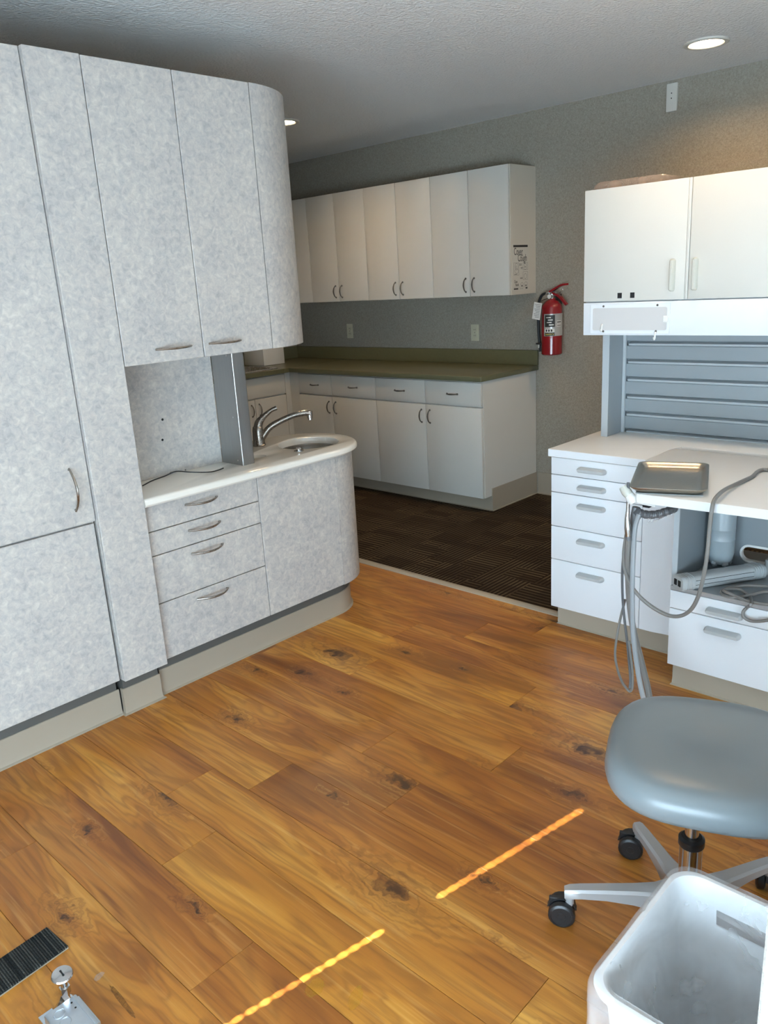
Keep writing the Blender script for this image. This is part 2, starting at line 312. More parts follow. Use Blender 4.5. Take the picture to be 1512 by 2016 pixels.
# ------------------------------------------------------------------ mesh builder
class MB:
    def __init__(s): s.b = bmesh.new()
    def _xf(s, vs, mat):
        if mat is not None: bmesh.ops.transform(s.b, matrix=mat, verts=vs)
    def box(s, x0, x1, y0, y1, z0, z1, bev=0.0, seg=1, mat=None):
        if x1 < x0: x0, x1 = x1, x0
        if y1 < y0: y0, y1 = y1, y0
        if z1 < z0: z0, z1 = z1, z0
        t = bmesh.new(); bmesh.ops.create_cube(t, size=1.0)
        for v in t.verts:
            v.co = Vector(((x0+x1)/2+v.co.x*(x1-x0), (y0+y1)/2+v.co.y*(y1-y0), (z0+z1)/2+v.co.z*(z1-z0)))
        if bev > 0:
            bmesh.ops.bevel(t, geom=list(t.edges)+list(t.verts), offset=bev, segments=seg, profile=0.5, affect='EDGES')
        return s._merge(t, mat)
    def _merge(s, t, mat=None):
        if mat is not None: bmesh.ops.transform(t, matrix=mat, verts=t.verts)
        mp = {v: s.b.verts.new(v.co) for v in t.verts}
        for f in t.faces:
            try: s.b.faces.new([mp[v] for v in f.verts])
            except ValueError: pass
        t.free(); return s
    def loft(s, rings, closed=True, cap0=True, cap1=True, skip=None):
        vr = [[s.b.verts.new(p) for p in r] for r in rings]
        n = len(rings[0])
        for i in range(len(vr)-1):
            for j in range(n if closed else n-1):
                if skip and skip(i, j): continue
                k = (j+1) % n
                s.b.faces.new((vr[i][j], vr[i][k], vr[i+1][k], vr[i+1][j]))
        if cap0 and closed: s.b.faces.new(list(reversed(vr[0])))
        if cap1 and closed: s.b.faces.new(vr[-1])
        return s
    def prism(s, pts, z0, z1, bev=0.0, seg=2, mat=None):
        t = bmesh.new()
        a = [t.verts.new((p[0], p[1], z0)) for p in pts]; c = [t.verts.new((p[0], p[1], z1)) for p in pts]
        n = len(pts)
        t.faces.new(list(reversed(a))); top = t.faces.new(c)
        for i in range(n): t.faces.new((a[i], a[(i+1) % n], c[(i+1) % n], c[i]))
        bmesh.ops.recalc_face_normals(t, faces=t.faces)
        if bev > 0:
            ed = [e for e in t.edges if abs(e.verts[0].co.z-e.verts[1].co.z) < 1e-6]
            bmesh.ops.bevel(t, geom=ed, offset=bev, segments=seg, profile=0.5, affect='EDGES')
        return s._merge(t, mat)
    def tube(s, pts, r, n=10, smooth=0, cap=True, closed=False):
        pts = [Vector(p) for p in pts]
        if smooth: pts = catmull(pts, smooth, closed)
        m_ = len(pts); rs = r if isinstance(r, (list, tuple)) else [r]*m_
        if len(rs) != m_:
            rs = [rs[min(len(rs)-1, int(i/(m_-1)*(len(rs)-1)))]*(1-((i/(m_-1)*(len(rs)-1)) % 1)) + rs[min(len(rs)-1, int(i/(m_-1)*(len(rs)-1))+1)]*((i/(m_-1)*(len(rs)-1)) % 1) for i in range(m_)]
        rings = []; prev = None
        for i, p in enumerate(pts):
            if closed: t = pts[(i+1) % m_]-pts[i-1]
            else: t = pts[min(i+1, m_-1)]-pts[max(i-1, 0)]
            t.normalize()
            if prev is None:
                a = Vector((0, 0, 1)) if abs(t.z) < 0.9 else Vector((1, 0, 0))
                u = t.cross(a).normalized()
            else:
                u = (prev - t*prev.dot(t)).normalized()
            w = t.cross(u); prev = u
            rings.append([p + (u*math.cos(2*PI*k/n) + w*math.sin(2*PI*k/n))*rs[i] for k in range(n)])
        if closed: rings.append(rings[0]); cap = False
        return s.loft(rings, True, cap, cap)
    def lathe(s, prof, c=(0, 0, 0), n=24, mat=None, cap0=True, cap1=True):
        t = MB(); c = Vector(c)
        t.loft([[c+Vector((r*math.cos(2*PI*k/n), r*math.sin(2*PI*k/n), z)) for k in range(n)] for r, z in prof], True, cap0, cap1)
        return s._merge(t.b, mat)
    def cyl(s, p0, p1, r, n=12, r1=None):
        p0, p1 = Vector(p0), Vector(p1)
        return s.tube([p0, p1], [r, r if r1 is None else r1], n)
    def mesh(s, name, angle=35):
        bmesh.ops.remove_doubles(s.b, verts=s.b.verts, dist=1e-6)
        bmesh.ops.recalc_face_normals(s.b, faces=s.b.faces)
        me = bpy.data.meshes.new(name); s.b.to_mesh(me); s.b.free()
        if len(me.polygons):
            me.polygons.foreach_set('use_smooth', [True]*len(me.polygons))
            me.set_sharp_from_angle(angle=math.radians(angle))
        return me
def catmull(pts, k, closed=False):
    out = []; n = len(pts)
    rng = range(n) if closed else range(n-1)
    for i in rng:
        p0 = pts[(i-1) % n] if closed else pts[max(i-1, 0)]
        p1 = pts[i]; p2 = pts[(i+1) % n]
        p3 = pts[(i+2) % n] if closed else pts[min(i+2, n-1)]
        for j in range(k):
            t = j/k
            out.append(0.5*((2*p1)+(-p0+p2)*t+(2*p0-5*p1+4*p2-p3)*t*t+(-p0+3*p1-3*p2+p3)*t*t*t))
    if not closed: out.append(pts[-1])
    return out
def rrect(x0, x1, y0, y1, r, k=6):
    out = []
    for cx, cy, a in ((x1-r, y1-r, 0), (x0+r, y1-r, 90), (x0+r, y0+r, 180), (x1-r, y0+r, 270)):
        for i in range(k+1):
            t = math.radians(a+90*i/k); out.append((cx+r*math.cos(t), cy+r*math.sin(t)))
    return out

WLOC = {}
def world_loc(o): return WLOC.get(o.name, Vector((0, 0, 0)))
def obj(name, mb, mat, parent=None, label=None, angle=35):
    """link a builder's mesh (in world coordinates) as one object, its origin at its own centre"""
    me = mb.mesh(name, angle)
    n = len(me.vertices)
    lo = Vector([min(v.co[i] for v in me.vertices) for i in range(3)]); hi = Vector([max(v.co[i] for v in me.vertices) for i in range(3)])
    c = (lo+hi)/2; c.z = lo.z
    me.transform(Matrix.Translation(-c))
    return link(name, me, mat, c, parent, label)
def link(name, me, mat, c, parent=None, label=None, rot=None):
    o = bpy.data.objects.new(name, me); COL.objects.link(o)
    if mat is not None and not me.materials: me.materials.append(M[mat])
    c = Vector(c); WLOC[o.name] = c
    if parent is not None:
        o.parent = parent; o.location = c - world_loc(parent)
    else: o.location = c
    if rot: o.rotation_euler = rot
    if label: o['label'] = label
    return o
def thing(name, label, cat, loc, group=None):
    o = bpy.data.objects.new(name, None); COL.objects.link(o); o.empty_display_size = 0.1
    o.location = loc; WLOC[o.name] = Vector(loc)
    return tag(o, label, cat, group)
def tag(o, label, cat, group=None, kind=None):
    o['label'] = label
    if cat: o['category'] = cat
    if group: o['group'] = group
    if kind: o['kind'] = kind
    return o
def struct(name, mb, mat, label=None, angle=35):
    o = obj(name, mb, mat, None, label, angle); o['kind'] = 'structure'; return o
def B(*a, **k): return MB().box(*a, **k)
def text(name, body, size, loc, xdir, up, mat, parent, sx=1.0, align='LEFT'):
    cu = bpy.data.curves.new(name, 'FONT'); cu.body = body; cu.size = size; cu.align_x = align; cu.extrude = 0.0002; cu.resolution_u = 3
    cu.materials.append(M[mat])
    o = bpy.data.objects.new(name, cu); COL.objects.link(o)
    xd = Vector(xdir).normalized(); ud = Vector(up).normalized(); nd = xd.cross(ud)
    mt = Matrix((xd*sx, ud, nd)).transposed().to_4x4()
    me = bpy.data.meshes.new_from_object(o); bpy.data.objects.remove(o); bpy.data.curves.remove(cu)
    me.transform(mt)
    if not me.materials: me.materials.append(M[mat])
    return link(name, me, None, loc, parent)

# ------------------------------------------------------------------ room shell
WX, BY, CZ = 4.603, 5.385, 2.439      # right wall plane, back wall plane, ceiling
LX, FY = -1.3, -1.9                   # window wall plane, wall behind the camera
ST = 2.875                            # planks end, carpet begins
struct('ceiling', B(LX-.15, WX+.15, FY-.15, BY+.15, CZ, CZ+.12), 'ceil', 'white stippled ceiling over the whole room')
struct('wall_right', B(WX, WX+.12, FY-.15, BY+.15, -.02, CZ), 'wall', 'taupe speckled wallpaper wall with the red fire extinguisher')
struct('wall_back', B(LX-.15, WX, BY, BY+.12, -.02, CZ), 'wall', 'far wall behind the kitchen corner')
FILL_W = (-1.05, 1.05, 0.04, 1.15)        # added glowing opening behind the viewer, brightens the ceiling: x0 x1 z0 z1
wf = MB(); wf.box(LX-.15, FILL_W[0], FY-.12, FY, -.02, CZ); wf.box(FILL_W[1], WX, FY-.12, FY, -.02, CZ)
wf.box(FILL_W[0], FILL_W[1], FY-.12, FY, -.02, FILL_W[2]); wf.box(FILL_W[0], FILL_W[1], FY-.12, FY, FILL_W[3], CZ)
struct('wall_front', wf, 'paint', 'plain wall behind the viewer')
fr = MB(); fr.box(FILL_W[0], FILL_W[0]+.05, FY-.09, FY-.04, FILL_W[2], FILL_W[3]); fr.box(FILL_W[1]-.05, FILL_W[1], FY-.09, FY-.04, FILL_W[2], FILL_W[3])
fr.box(FILL_W[0]+.05, FILL_W[1]-.05, FY-.09, FY-.04, FILL_W[2], FILL_W[2]+.05); fr.box(FILL_W[0]+.05, FILL_W[1]-.05, FY-.09, FY-.04, FILL_W[3]-.05, FILL_W[3])
fill_frame = struct('fill_window', fr, 'plastic_white', 'added glowing window behind the viewer, lighting the ceiling')
obj('pane', B(FILL_W[0]+.05, FILL_W[1]-.05, FY-.07, FY-.06, FILL_W[2]+.05, FILL_W[3]-.05), 'pane_fill', fill_frame)
# window wall with two openings
W1 = (1.10, 2.10, 0.80, 2.15)         # blind window: y0 y1 z0 z1
W2 = (-1.85, 1.02, 0.04, 1.25)        # frosted window; self-glowing pane, made low and wide to brighten the ceiling
wb = MB()
x0, x1 = LX-.14, LX
wb.box(x0, x1, FY, W2[0], -.02, CZ); wb.box(x0, x1, W2[1], W1[0], -.02, CZ); wb.box(x0, x1, W1[1], BY, -.02, CZ)
for w in (W1, W2):
    wb.box(x0, x1, w[0], w[1], -.02, w[2]); wb.box(x0, x1, w[0], w[1], w[3], CZ)
struct('wall_left', wb, 'paint', 'window wall outside the picture')
def window(name, w, pane_mat, label):
    y0, y1, z0, z1 = w
    fr = MB(); t = .05
    fr.box(LX-.10, LX-.05, y0, y0+t, z0, z1); fr.box(LX-.10, LX-.05, y1-t, y1, z0, z1)
    fr.box(LX-.10, LX-.05, y0+t, y1-t, z0, z0+t); fr.box(LX-.10, LX-.05, y0+t, y1-t, z1-t, z1)
    o = struct(name, fr, 'plastic_white', label)
    obj('pane', B(LX-.08, LX-.07, y0+t, y1-t, z0+t, z1-t), pane_mat, o)
    return o
window('window_1', W1, 'glass', 'window covered by a closed slat blind')
window('window_2', W2, 'pane', 'low frosted window with a pane glowing as daylight')
# closed horizontal blind with a column of cord holes at HY
HY = 1.588
bl = thing('window_blind', 'closed white horizontal slat blind with cord holes', 'blind', (LX-.02, (W1[0]+W1[1])/2, W1[2]))
obj('headrail', B(LX-.035, LX-.005, W1[0]+.01, W1[1]-.01, W1[3]-.045, W1[3]-.003, .002), 'plastic_white', bl)
sl = MB(); hw, hh, sh = .0022, .0030, .0125
sl.box(-.0006, .0006, W1[0]+.005-HY, -hw, -sh, sh); sl.box(-.0006, .0006, hw, W1[1]-.005-HY, -sh, sh)
sl.box(-.0006, .0006, -hw, hw, hh, sh); sl.box(-.0006, .0006, -hw, hw, -sh, -hh)
slm = sl.mesh('slat'); slm.materials.append(M['plastic_white'])
sl = MB(); sl.box(-.0006, .0006, W1[0]+.005-HY, W1[1]-.005-HY, -sh, sh)
slp = sl.mesh('slat'); slp.materials.append(M['plastic_white'])
z = W1[2]+.015; i = 0
while z < W1[3]-.05:
    holed = z < 1.585 or 1.612 < z < 1.630 or 1.69 < z < 2.03
    o = link('slat', slm if holed else slp, None, (LX-.02, HY, z), bl, rot=(0, math.radians(10), 0))
    z += .0215; i += 1

# plank floor
fl = struct('floor', B(LX-.02, ST, FY, BY, -.03, -.004), 'subfloor', 'orange brown knotty wood plank floor')
PW, PX0, PL = 0.1787, 1.0205, 1.25
JOINT = {-3: 2.10, -2: 1.325, -1: 1.728, 0: 1.992, 1: 1.81, 2: 1.418, 3: 1.674, 4: 1.285, 5: 2.092, 6: 1.462, 7: 2.19, 8: 1.94, 9: 1.72}
def plank(xa, xb, ya, yb):
    g = .0005
    return obj('plank', B(xa+g, xb-g, ya+g, yb-g, -.004, 0.0, .0007), 'wood', fl)
kmin = int(math.floor((LX-PX0)/PW)); kmax = int(math.floor((ST-PX0)/PW))
for k in range(kmin, kmax+1):
    xa = max(PX0+k*PW, LX); xb = min(PX0+(k+1)*PW, ST-.002)
    j = JOINT.get(k, random.uniform(0.3, 1.5))
    top = 3.02 if xa > .2 else 3.02
    ys = [j]
    while ys[0] > FY: ys.insert(0, ys[0]-PL)
    while ys[-1] < top: ys.append(ys[-1]+PL)
    for a, b_ in zip(ys, ys[1:]):
        a, b_ = max(a, FY), min(b_, top)
        if b_-a > .02: plank(xa, xb, a, b_)
cp = B(ST+.02, WX, FY, BY, -.03, 0.0); cp.box(LX, ST+.02, 3.03, BY, -.03, 0.0); struct('floor_carpet', cp, 'carpet', 'dark brown carpet with a block pattern of ribs')
o = struct('trim_1', MB().loft([[(ST-.012, y, -.004), (ST-.010, y, .003), (ST+.004, y, .007), (ST+.022, y, .007), (ST+.036, y, .003), (ST+.036, y, -.004)] for y in (FY, BY)]), 'trimstrip', 'tan threshold strip between planks and carpet')
# partition end close to the camera on the right
we = struct('wall_end', B(.865, 1.45, .10, .231, -.02, .92, .004), 'stub', 'pale speckled low partition end beside the waste bin')
obj('cap_board', B(.855, 1.46, .09, .241, .9205, .94, .003, 2), 'plastic_white', we)

# cove base: vertical strip with a curved toe, along a polyline (points at the wall line), normal to the room side
def cove(pts, h, toe=.014, t=.004, closed=False):
    prof = [(0, 0), (toe, 0), (toe, .002), (toe*.45, .006), (t+.001, .016), (t, .024), (t, h-.002), (t-.002, h), (0, h)]
    mb = MB(); rings = []; n = len(pts)
    for i, p in enumerate(pts):
        p = Vector((p[0], p[1]))
        d0 = (p-Vector(pts[i-1][:2])).normalized() if i else None
        d1 = (Vector(pts[i+1][:2])-p).normalized() if i < n-1 else None
        ns = [Vector((d.y, -d.x)) for d in (d0, d1) if d is not None]
        nn = sum(ns, Vector((0, 0))).normalized(); k = 1/max(.35, nn.dot(ns[0]))
        rings.append([(p.x+nn.x*a*k, p.y+nn.y*a*k, z) for a, z in prof])
    return mb.loft(rings)
struct('baseboard_right', cove([(WX, 2.94), (WX, FY)], .152), 'cove', 'taupe vinyl cove base along the wallpaper wall')

# ------------------------------------------------------------------ kitchen along the wallpaper wall
def pull_mesh():
    """pewter arched pull, 9 cm, along Z, standing off towards -X"""
    mb = MB(); L = .042
    pts = [(-.004, 0, -L), (-.013, 0, -L*.86), (-.022, 0, -L*.55), (-.027, 0, 0), (-.022, 0, L*.55), (-.013, 0, L*.86), (-.004, 0, L)]
    mb.tube(pts, [.0038, .0032, .004, .0052, .004, .0032, .0038], 8, 4)
    for s in (-1, 1):
        mb.lathe([(.0065, 0), (.0068, .002), (.0045, .005), (.003, .007)], (0, 0, 0), 10, Matrix.Translation((0, 0, s*L)) @ Matrix.Rotation(-PI/2, 4, 'Y'))
    me = mb.mesh('handle'); me.materials.append(M['pewter']); return me
PULL = pull_mesh()
def door_x(parent, xf, y0, y1, z0, z1, mat='cream', t=.018, name='door', bev=.0018):
    return obj(name, B(xf, xf+t, y0+.0022, y1-.0022, z0+.002, z1-.002, bev, 2), mat, parent)
def door_y(parent, yf, x0, x1, z0, z1, mat='lam', t=.018, name='door', bev=.0015):
    return obj(name, B(x0+.0018, x1-.0018, yf, yf+t, z0+.0018, z1-.0018, bev, 1), mat, parent)

UX, UZ0, UZ1 = 4.300, 1.352, 2.118
uppers = [(2.955, 3.262, 3.572, 'cream double-door wall cabinet with the poster on its side', True),
          (3.572, 3.882, 4.186, 'cream double-door wall cabinet in the middle of the wall row', True),
          (4.186, 4.494, 4.796, 'cream double-door wall cabinet next to the single-door corner one', True),
          (4.796, None, 5.30, 'narrow cream corner wall cabinet half hidden by the grey laminate unit', False)]
for ya, ym, yb, lab, dbl in uppers:
    t = thing('wall_cabinet', lab, 'cabinet', (WX-.15, (ya+yb)/2, UZ0), 'cream wall cabinets in a row')
    obj('body', B(UX+.020, WX-.001, ya+.0005, yb-.0005, UZ0, UZ1, .001), 'cream_edge' if ya < 3 else 'cream', t)
    if dbl:
        for a, b_, hy in ((ya, ym, ym-.034), (ym, yb, ym+.034)):
            d = door_x(t, UX, a, b_, UZ0, UZ1)
            link('handle', PULL, None, (UX, hy, 1.425), d, 'dark pewter arched pull')
    else:
        d = door_x(t, UX, ya, yb, UZ0, UZ1)
        link('handle', PULL, None, (UX, yb-.034, 1.425), d, 'dark pewter arched pull')

# poster on the cabinet side (faces -Y)
py0 = 2.9552
ps = thing('poster', 'printed cough etiquette poster taped to the wall cabinet side', 'poster', (4.425, py0, 1.39))
obj('sheet', B(4.333, 4.517, py0-.0012, py0-.0002, 1.375, 1.658), 'paper', ps)
yq = py0-.0014
def mark(x0, x1, z0, z1, mat='ink', name='print_mark'): return obj(name, B(x0, x1, yq-.0002, yq+.0002, z0, z1), mat, ps)
mark(4.345, 4.505, 1.638, 1.651, 'ink', 'header_bar')
text('title_word', 'Cover', .062, (4.350, yq, 1.592), (1, 0, 0), (0, 0, 1), 'ink', ps, .62)
text('title_word', 'Cough', .062, (4.392, yq, 1.553), (1, 0, 0), (0, 0, 1), 'ink', ps, .62)
text('title_word', 'your', .018, (4.425, yq, 1.585), (1, 0, 0), (0, 0, 1), 'ink', ps, .8)
def ring_mark(cx, cz, rx, rz, w=.0018, mat='ink_grey'):
    mb = MB(); n = 20
    mb.loft([[(cx+(rx+s)*math.cos(2*PI*k/n), y, cz+(rz+s)*math.sin(2*PI*k/n)) for s, y in ((-w/2, yq), (w/2, yq), (w/2, yq-.0003), (-w/2, yq-.0003))] for k in range(n+1)], True, False, False)
    return obj('print_drawing', mb, mat, ps)
def box_mark(x0, x1, z0, z1, w=.0015):
    mb = MB()
    for a in ((x0, x1, z0, z0+w), (x0, x1, z1-w, z1), (x0, x0+w, z0, z1), (x1-w, x1, z0, z1)): mb.box(a[0], a[1], yq-.0003, yq, a[2], a[3])
    return obj('print_frame', mb, 'ink_grey', ps)
box_mark(4.347, 4.405, 1.470, 1.545); ring_mark(4.378, 1.522, .017, .020); ring_mark(4.380, 1.495, .020, .014); ring_mark(4.374, 1.520, .006, .007)
box_mark(4.450, 4.503, 1.500, 1.545); ring_mark(4.476, 1.528, .012, .012); ring_mark(4.474, 1.511, .015, .009)
box_mark(4.450, 4.503, 1.440, 1.490); ring_mark(4.476, 1.462, .014, .016)
for x, z, w in ((4.408, 1.535, .030), (4.408, 1.528, .028), (4.425, 1.514, .022), (4.425, 1.507, .020), (4.418, 1.452, .028), (4.418, 1.446, .026), (4.355, 1.474, .03)):
    mark(x, x+w, z, z+.0035, 'ink_grey')
text('print_word', 'Clean', .026, (4.350, yq, 1.423), (1, 0, 0), (0, 0, 1), 'ink', ps, .62)
text('print_word', 'Hands', .026, (4.362, yq, 1.404), (1, 0, 0), (0, 0, 1), 'ink', ps, .62)
ring_mark(4.438, 1.412, .014, .012); ring_mark(4.482, 1.415, .016, .012); mark(4.430, 4.446, 1.402, 1.408, 'ink_grey'); mark(4.470, 4.494, 1.402, 1.408, 'ink_grey')
mark(4.347, 4.503, 1.3965, 1.3975); mark(4.347, 4.395, 1.383, 1.391); mark(4.478, 4.500, 1.385, 1.393); mark(4.410, 4.450, 1.386, 1.388, 'ink_grey')

# base cabinets
FX = 3.980
def base_unit(lab, ya, ym, yb):
    t = thing('base_cabinet', lab, 'cabinet', (4.30, (ya+yb)/2, 0), 'cream base cabinets under the olive counter')
    b_ = MB(); b_.box(FX+.020, WX-.004, ya+.0005, yb-.0005, .10, .8525, .001); b_.box(4.082, WX-.004, ya+.0005, yb-.0005, 0.001, .10)
    obj('body', b_, 'cream', t)
    for a, c, hy in ((ya, ym, ym-.036), (ym, yb, ym+.036)):
        d = door_x(t, FX, a, c, .100, .688); link('handle', PULL, None, (FX, hy, .607), d, 'dark pewter arched pull')
        d = door_x(t, FX, a, c, .694, .845, name='drawer'); link('handle', PULL, None, (FX, (a+c)/2, .766), d, 'dark pewter arched pull', rot=(PI/2, 0, 0))
    return t
baseA = base_unit('cream base cabinet with open end panel beside the wallpaper wall', 2.955, 3.412, 3.863)
baseB = base_unit('cream base cabinet running into the inner kitchen corner', 3.863, 4.313, 4.680)
# cove along kick and end panel
obj('cove_base', cove([(4.081, 3.8625), (4.081, 2.955)], .10), 'cove', baseA); obj('cove_base', cove([(4.081, 4.70), (4.081, 3.8635)], .10), 'cove', baseB)
obj('end_cove_base', cove([(4.072, 2.9555), (WX-.004, 2.9555)], .150, .012, .006), 'cove', baseA)
# sink base in the corner, facing -Y
SY = 4.780
t = thing('sink_base_cabinet', 'cream sink cabinet in the kitchen corner seen past the steel post', 'cabinet', (3.63, 5.08, 0))
obj('body', B(3.02, 3.936, SY+.020, BY-.002, .10, .8525, .001), 'cream', t)
obj('kick', B(3.02, 3.936, SY+.08, BY-.002, 0.001, .099), 'cove', t)
obj('false_front', B(3.3265, 3.9335, SY, SY+.018, .6955, .8435, .003, 2), 'cream', t)
for a, c, hx in ((3.325, 3.630, 3.594), (3.630, 3.935, 3.666)):
    d = door_y(t, SY, a, c, .100, .688, 'cream', bev=.003)
    link('handle', PULL, None, (hx, SY, .607), d, 'dark pewter arched pull', rot=(0, 0, PI/2))
d = door_y(t, SY, 3.022, 3.325, .100, .845, 'cream', bev=.003)
t = thing('corner_filler', 'cream filler panels closing the inner corner of the base cabinets', 'panel', (3.99, 4.73, 0))
obj('panel', B(3.9375, 4.0, SY+.004, SY+.022, .10, .852), 'cream', t)
obj('panel', B(FX+.006, FX+.024, 4.6815, SY+.004, .10, .852), 'cream', t)

# olive worktop, L-shaped with backsplash
CT0, CT1, CF = .8535, .886, 3.955
t = thing('kitchen_counter', 'olive green laminate L-shaped worktop with upstand', 'counter', (4.2, 4.2, CT0))
sk = (3.36, 3.915, 4.835, 5.225)     # sink cut-out
mb = MB()
mb.box(CF, WX-.001, 2.935, 4.75, CT0, CT1, .004, 3)
mb.box(3.0, sk[0], 4.75-.0, BY-.001, CT0, CT1, .002); mb.box(sk[1], WX-.001, 4.75, BY-.001, CT0, CT1, .002)
mb.box(sk[0], sk[1], 4.75, sk[2], CT0, CT1, .002); mb.box(sk[0], sk[1], sk[3], BY-.001, CT0, CT1, .002)
obj('worktop', mb, 'green', t)
obj('upstand', B(WX-.021, WX-.001, 2.935, BY-.022, CT1, .985, .002), 'green', t)
obj('upstand', B(3.0, WX-.001, BY-.021, BY-.001, CT1, .985, .002), 'green', t)
# drop-in steel sink
t = thing('kitchen_sink', 'drop-in stainless sink in the olive corner worktop', 'sink', (3.63, 5.03, CT1))
mb = MB()
mb.loft([[(p[0], p[1], z) for p in rrect(sk[0]-a, sk[1]+a, sk[2]-a, sk[3]+a, .06)] for z, a in ((CT1+.0005, .022), (CT1+.006, .018), (CT1+.006, -.010), (CT1-.004, -.016), (CT1-.14, -.03))], True, False, True)
obj('basin', mb, 'steel', t, angle=50)
mb = MB(); mb.lathe([(.022, 0), (.022, .01), (.016, .04), (.014, .05)], (3.64, 5.20, CT1+.006), 16)
mb.tube([(3.64, 5.20, CT1+.05), (3.64, 5.19, CT1+.11), (3.64, 5.12, CT1+.135), (3.64, 5.04, CT1+.11)], .010, 10, 6)
obj('spout', mb, 'chrome', t)
# white box at the corner of the counter
t = thing('dispenser_box', 'white box standing on the olive counter behind the sink', 'box', (4.10, 5.24, CT1))
obj('body', B(4.004, 4.209, 5.112, 5.36, CT1, 1.22, .003, 2), 'plastic_white', t)
obj('front_panel', B(4.0, 4.213, 5.10, 5.112, CT1+.0005, 1.222, .002, 2), 'plastic_white', t)

# outlets on the wall above the counter
def outlet(yc, zc, lab):
    t = thing('wall_outlet', lab, 'outlet', (WX, yc, zc), 'almond outlets above the counter')
    obj('plate', B(WX-.006, WX-.0005, yc-.035, yc+.035, zc-.057, zc+.057, .003, 2), 'almond', t)
    for s in (-1, 1):
        mb = MB(); mb.lathe([(.016, 0), (.016, .003)], (0, 0, 0), 16, Matrix.Translation((WX-.006, yc, zc+s*.02)) @ Matrix.Rotation(-PI/2, 4, 'Y'))
        r = obj('receptacle', mb, 'almond', t)
        sb = MB()
        for q in (-.0055, .0055): sb.box(WX-.0096, WX-.0088, yc+q-.001, yc+q+.001, zc+s*.02-.003, zc+s*.02+.005)
        obj('slot', sb, 'dark', r)
    mb = MB(); mb.lathe([(.003, 0), (.003, .0015)], (0, 0, 0), 8, Matrix.Translation((WX-.006, yc, zc)) @ Matrix.Rotation(-PI/2, 4, 'Y')); obj('screw', mb, 'pewter', t)
outlet(4.712, 1.110, 'almond duplex outlet nearer the inner kitchen corner')
outlet(3.456, 1.098, 'almond duplex outlet under the double-door cabinet nearer the fire extinguisher')

# sensor plate high on the wall
t = thing('wall_plate', 'off-white plate with two small holes under the ceiling line', 'plate', (WX, 2.083, 2.352))
obj('cover', B(WX-.016, WX-.0005, 2.052, 2.114, 2.281, 2.422, .005, 2), 'plate_white', t)
for z in (2.372, 2.347):
    mb = MB(); mb.lathe([(.0032, 0), (.0032, .0012)], (0, 0, 0), 10, Matrix.Translation((WX-.0158, 2.083, z)) @ Matrix.Rotation(-PI/2, 4, 'Y')); obj('screw_hole', mb, 'dark', t)

# fire extinguisher
EX, EY = WX-.088, 2.782
t = thing('fire_extinguisher', 'red fire extinguisher with paper tag hung on the wallpaper wall', 'extinguisher', (EX, EY, .968))
mb = MB(); R = .066
mb.lathe([(R-.006, .968), (R, .974), (R, 1.262), (R-.004, 1.276), (R-.018, 1.294), (.034, 1.306), (.024, 1.310), (.022, 1.318)], (EX, EY, 0), 32)
body = obj('cylinder', mb, 'red', t)
def band(name, a0, a1, z0, z1, mat, r=R+.0006, parent=None):
    mb = MB(); n = 10
    mb.loft([[(EX+rr*math.cos(math.radians(a)), EY+rr*math.sin(math.radians(a)), zz) for rr, zz in ((r-.0008, z0), (r, z0), (r, z1), (r-.0008, z1))] for a in [a0+(a1-a0)*i/n for i in range(n+1)]])
    return obj(name, mb, mat, parent or t)
# the front of the label faces the camera (towards -X -Y)
band('label_wrap', 165, 292, 1.088, 1.225, 'label_silver')
band('label_panel', 172, 228, 1.145, 1.218, 'label_black', R+.0012)
band('label_panel', 172, 226, 1.112, 1.134, 'label_white', R+.0012)
band('label_panel', 172, 226, 1.090, 1.110, 'label_black', R+.0012)
band('label_box', 238, 268, 1.165, 1.182, 'label_white', R+.0012); band('label_box', 238, 268, 1.146, 1.160, 'label_white', R+.0012)
band('label_line', 240, 266, 1.170, 1.176, 'ink', R+.0018); band('label_line', 240, 266, 1.151, 1.155, 'ink', R+.0018)
for i, (a, zz) in enumerate(((180, 1.20), (190, 1.185), (184, 1.17), (196, 1.155))): band('label_line', a, a+26, zz, zz+.006, 'label_white', R+.0018)
def arc_text(word, size, a_mid, z, mat, sp):
    for i, ch in enumerate(word):
        a = math.radians(a_mid + (i-(len(word)-1)/2)*sp); rr = R+.0020
        text('label_letter', ch, size, (EX+rr*math.cos(a), EY+rr*math.sin(a), z), (-math.sin(a), math.cos(a), 0), (0, 0, 1), mat, t, 1.0, 'CENTER')
arc_text('sentry', .020, 200, 1.095, 'yellow', 8.0)
for i, a in enumerate((182, 196, 210)): band('label_symbol', a-4, a+4, 1.116, 1.130, 'ink', R+.0018)
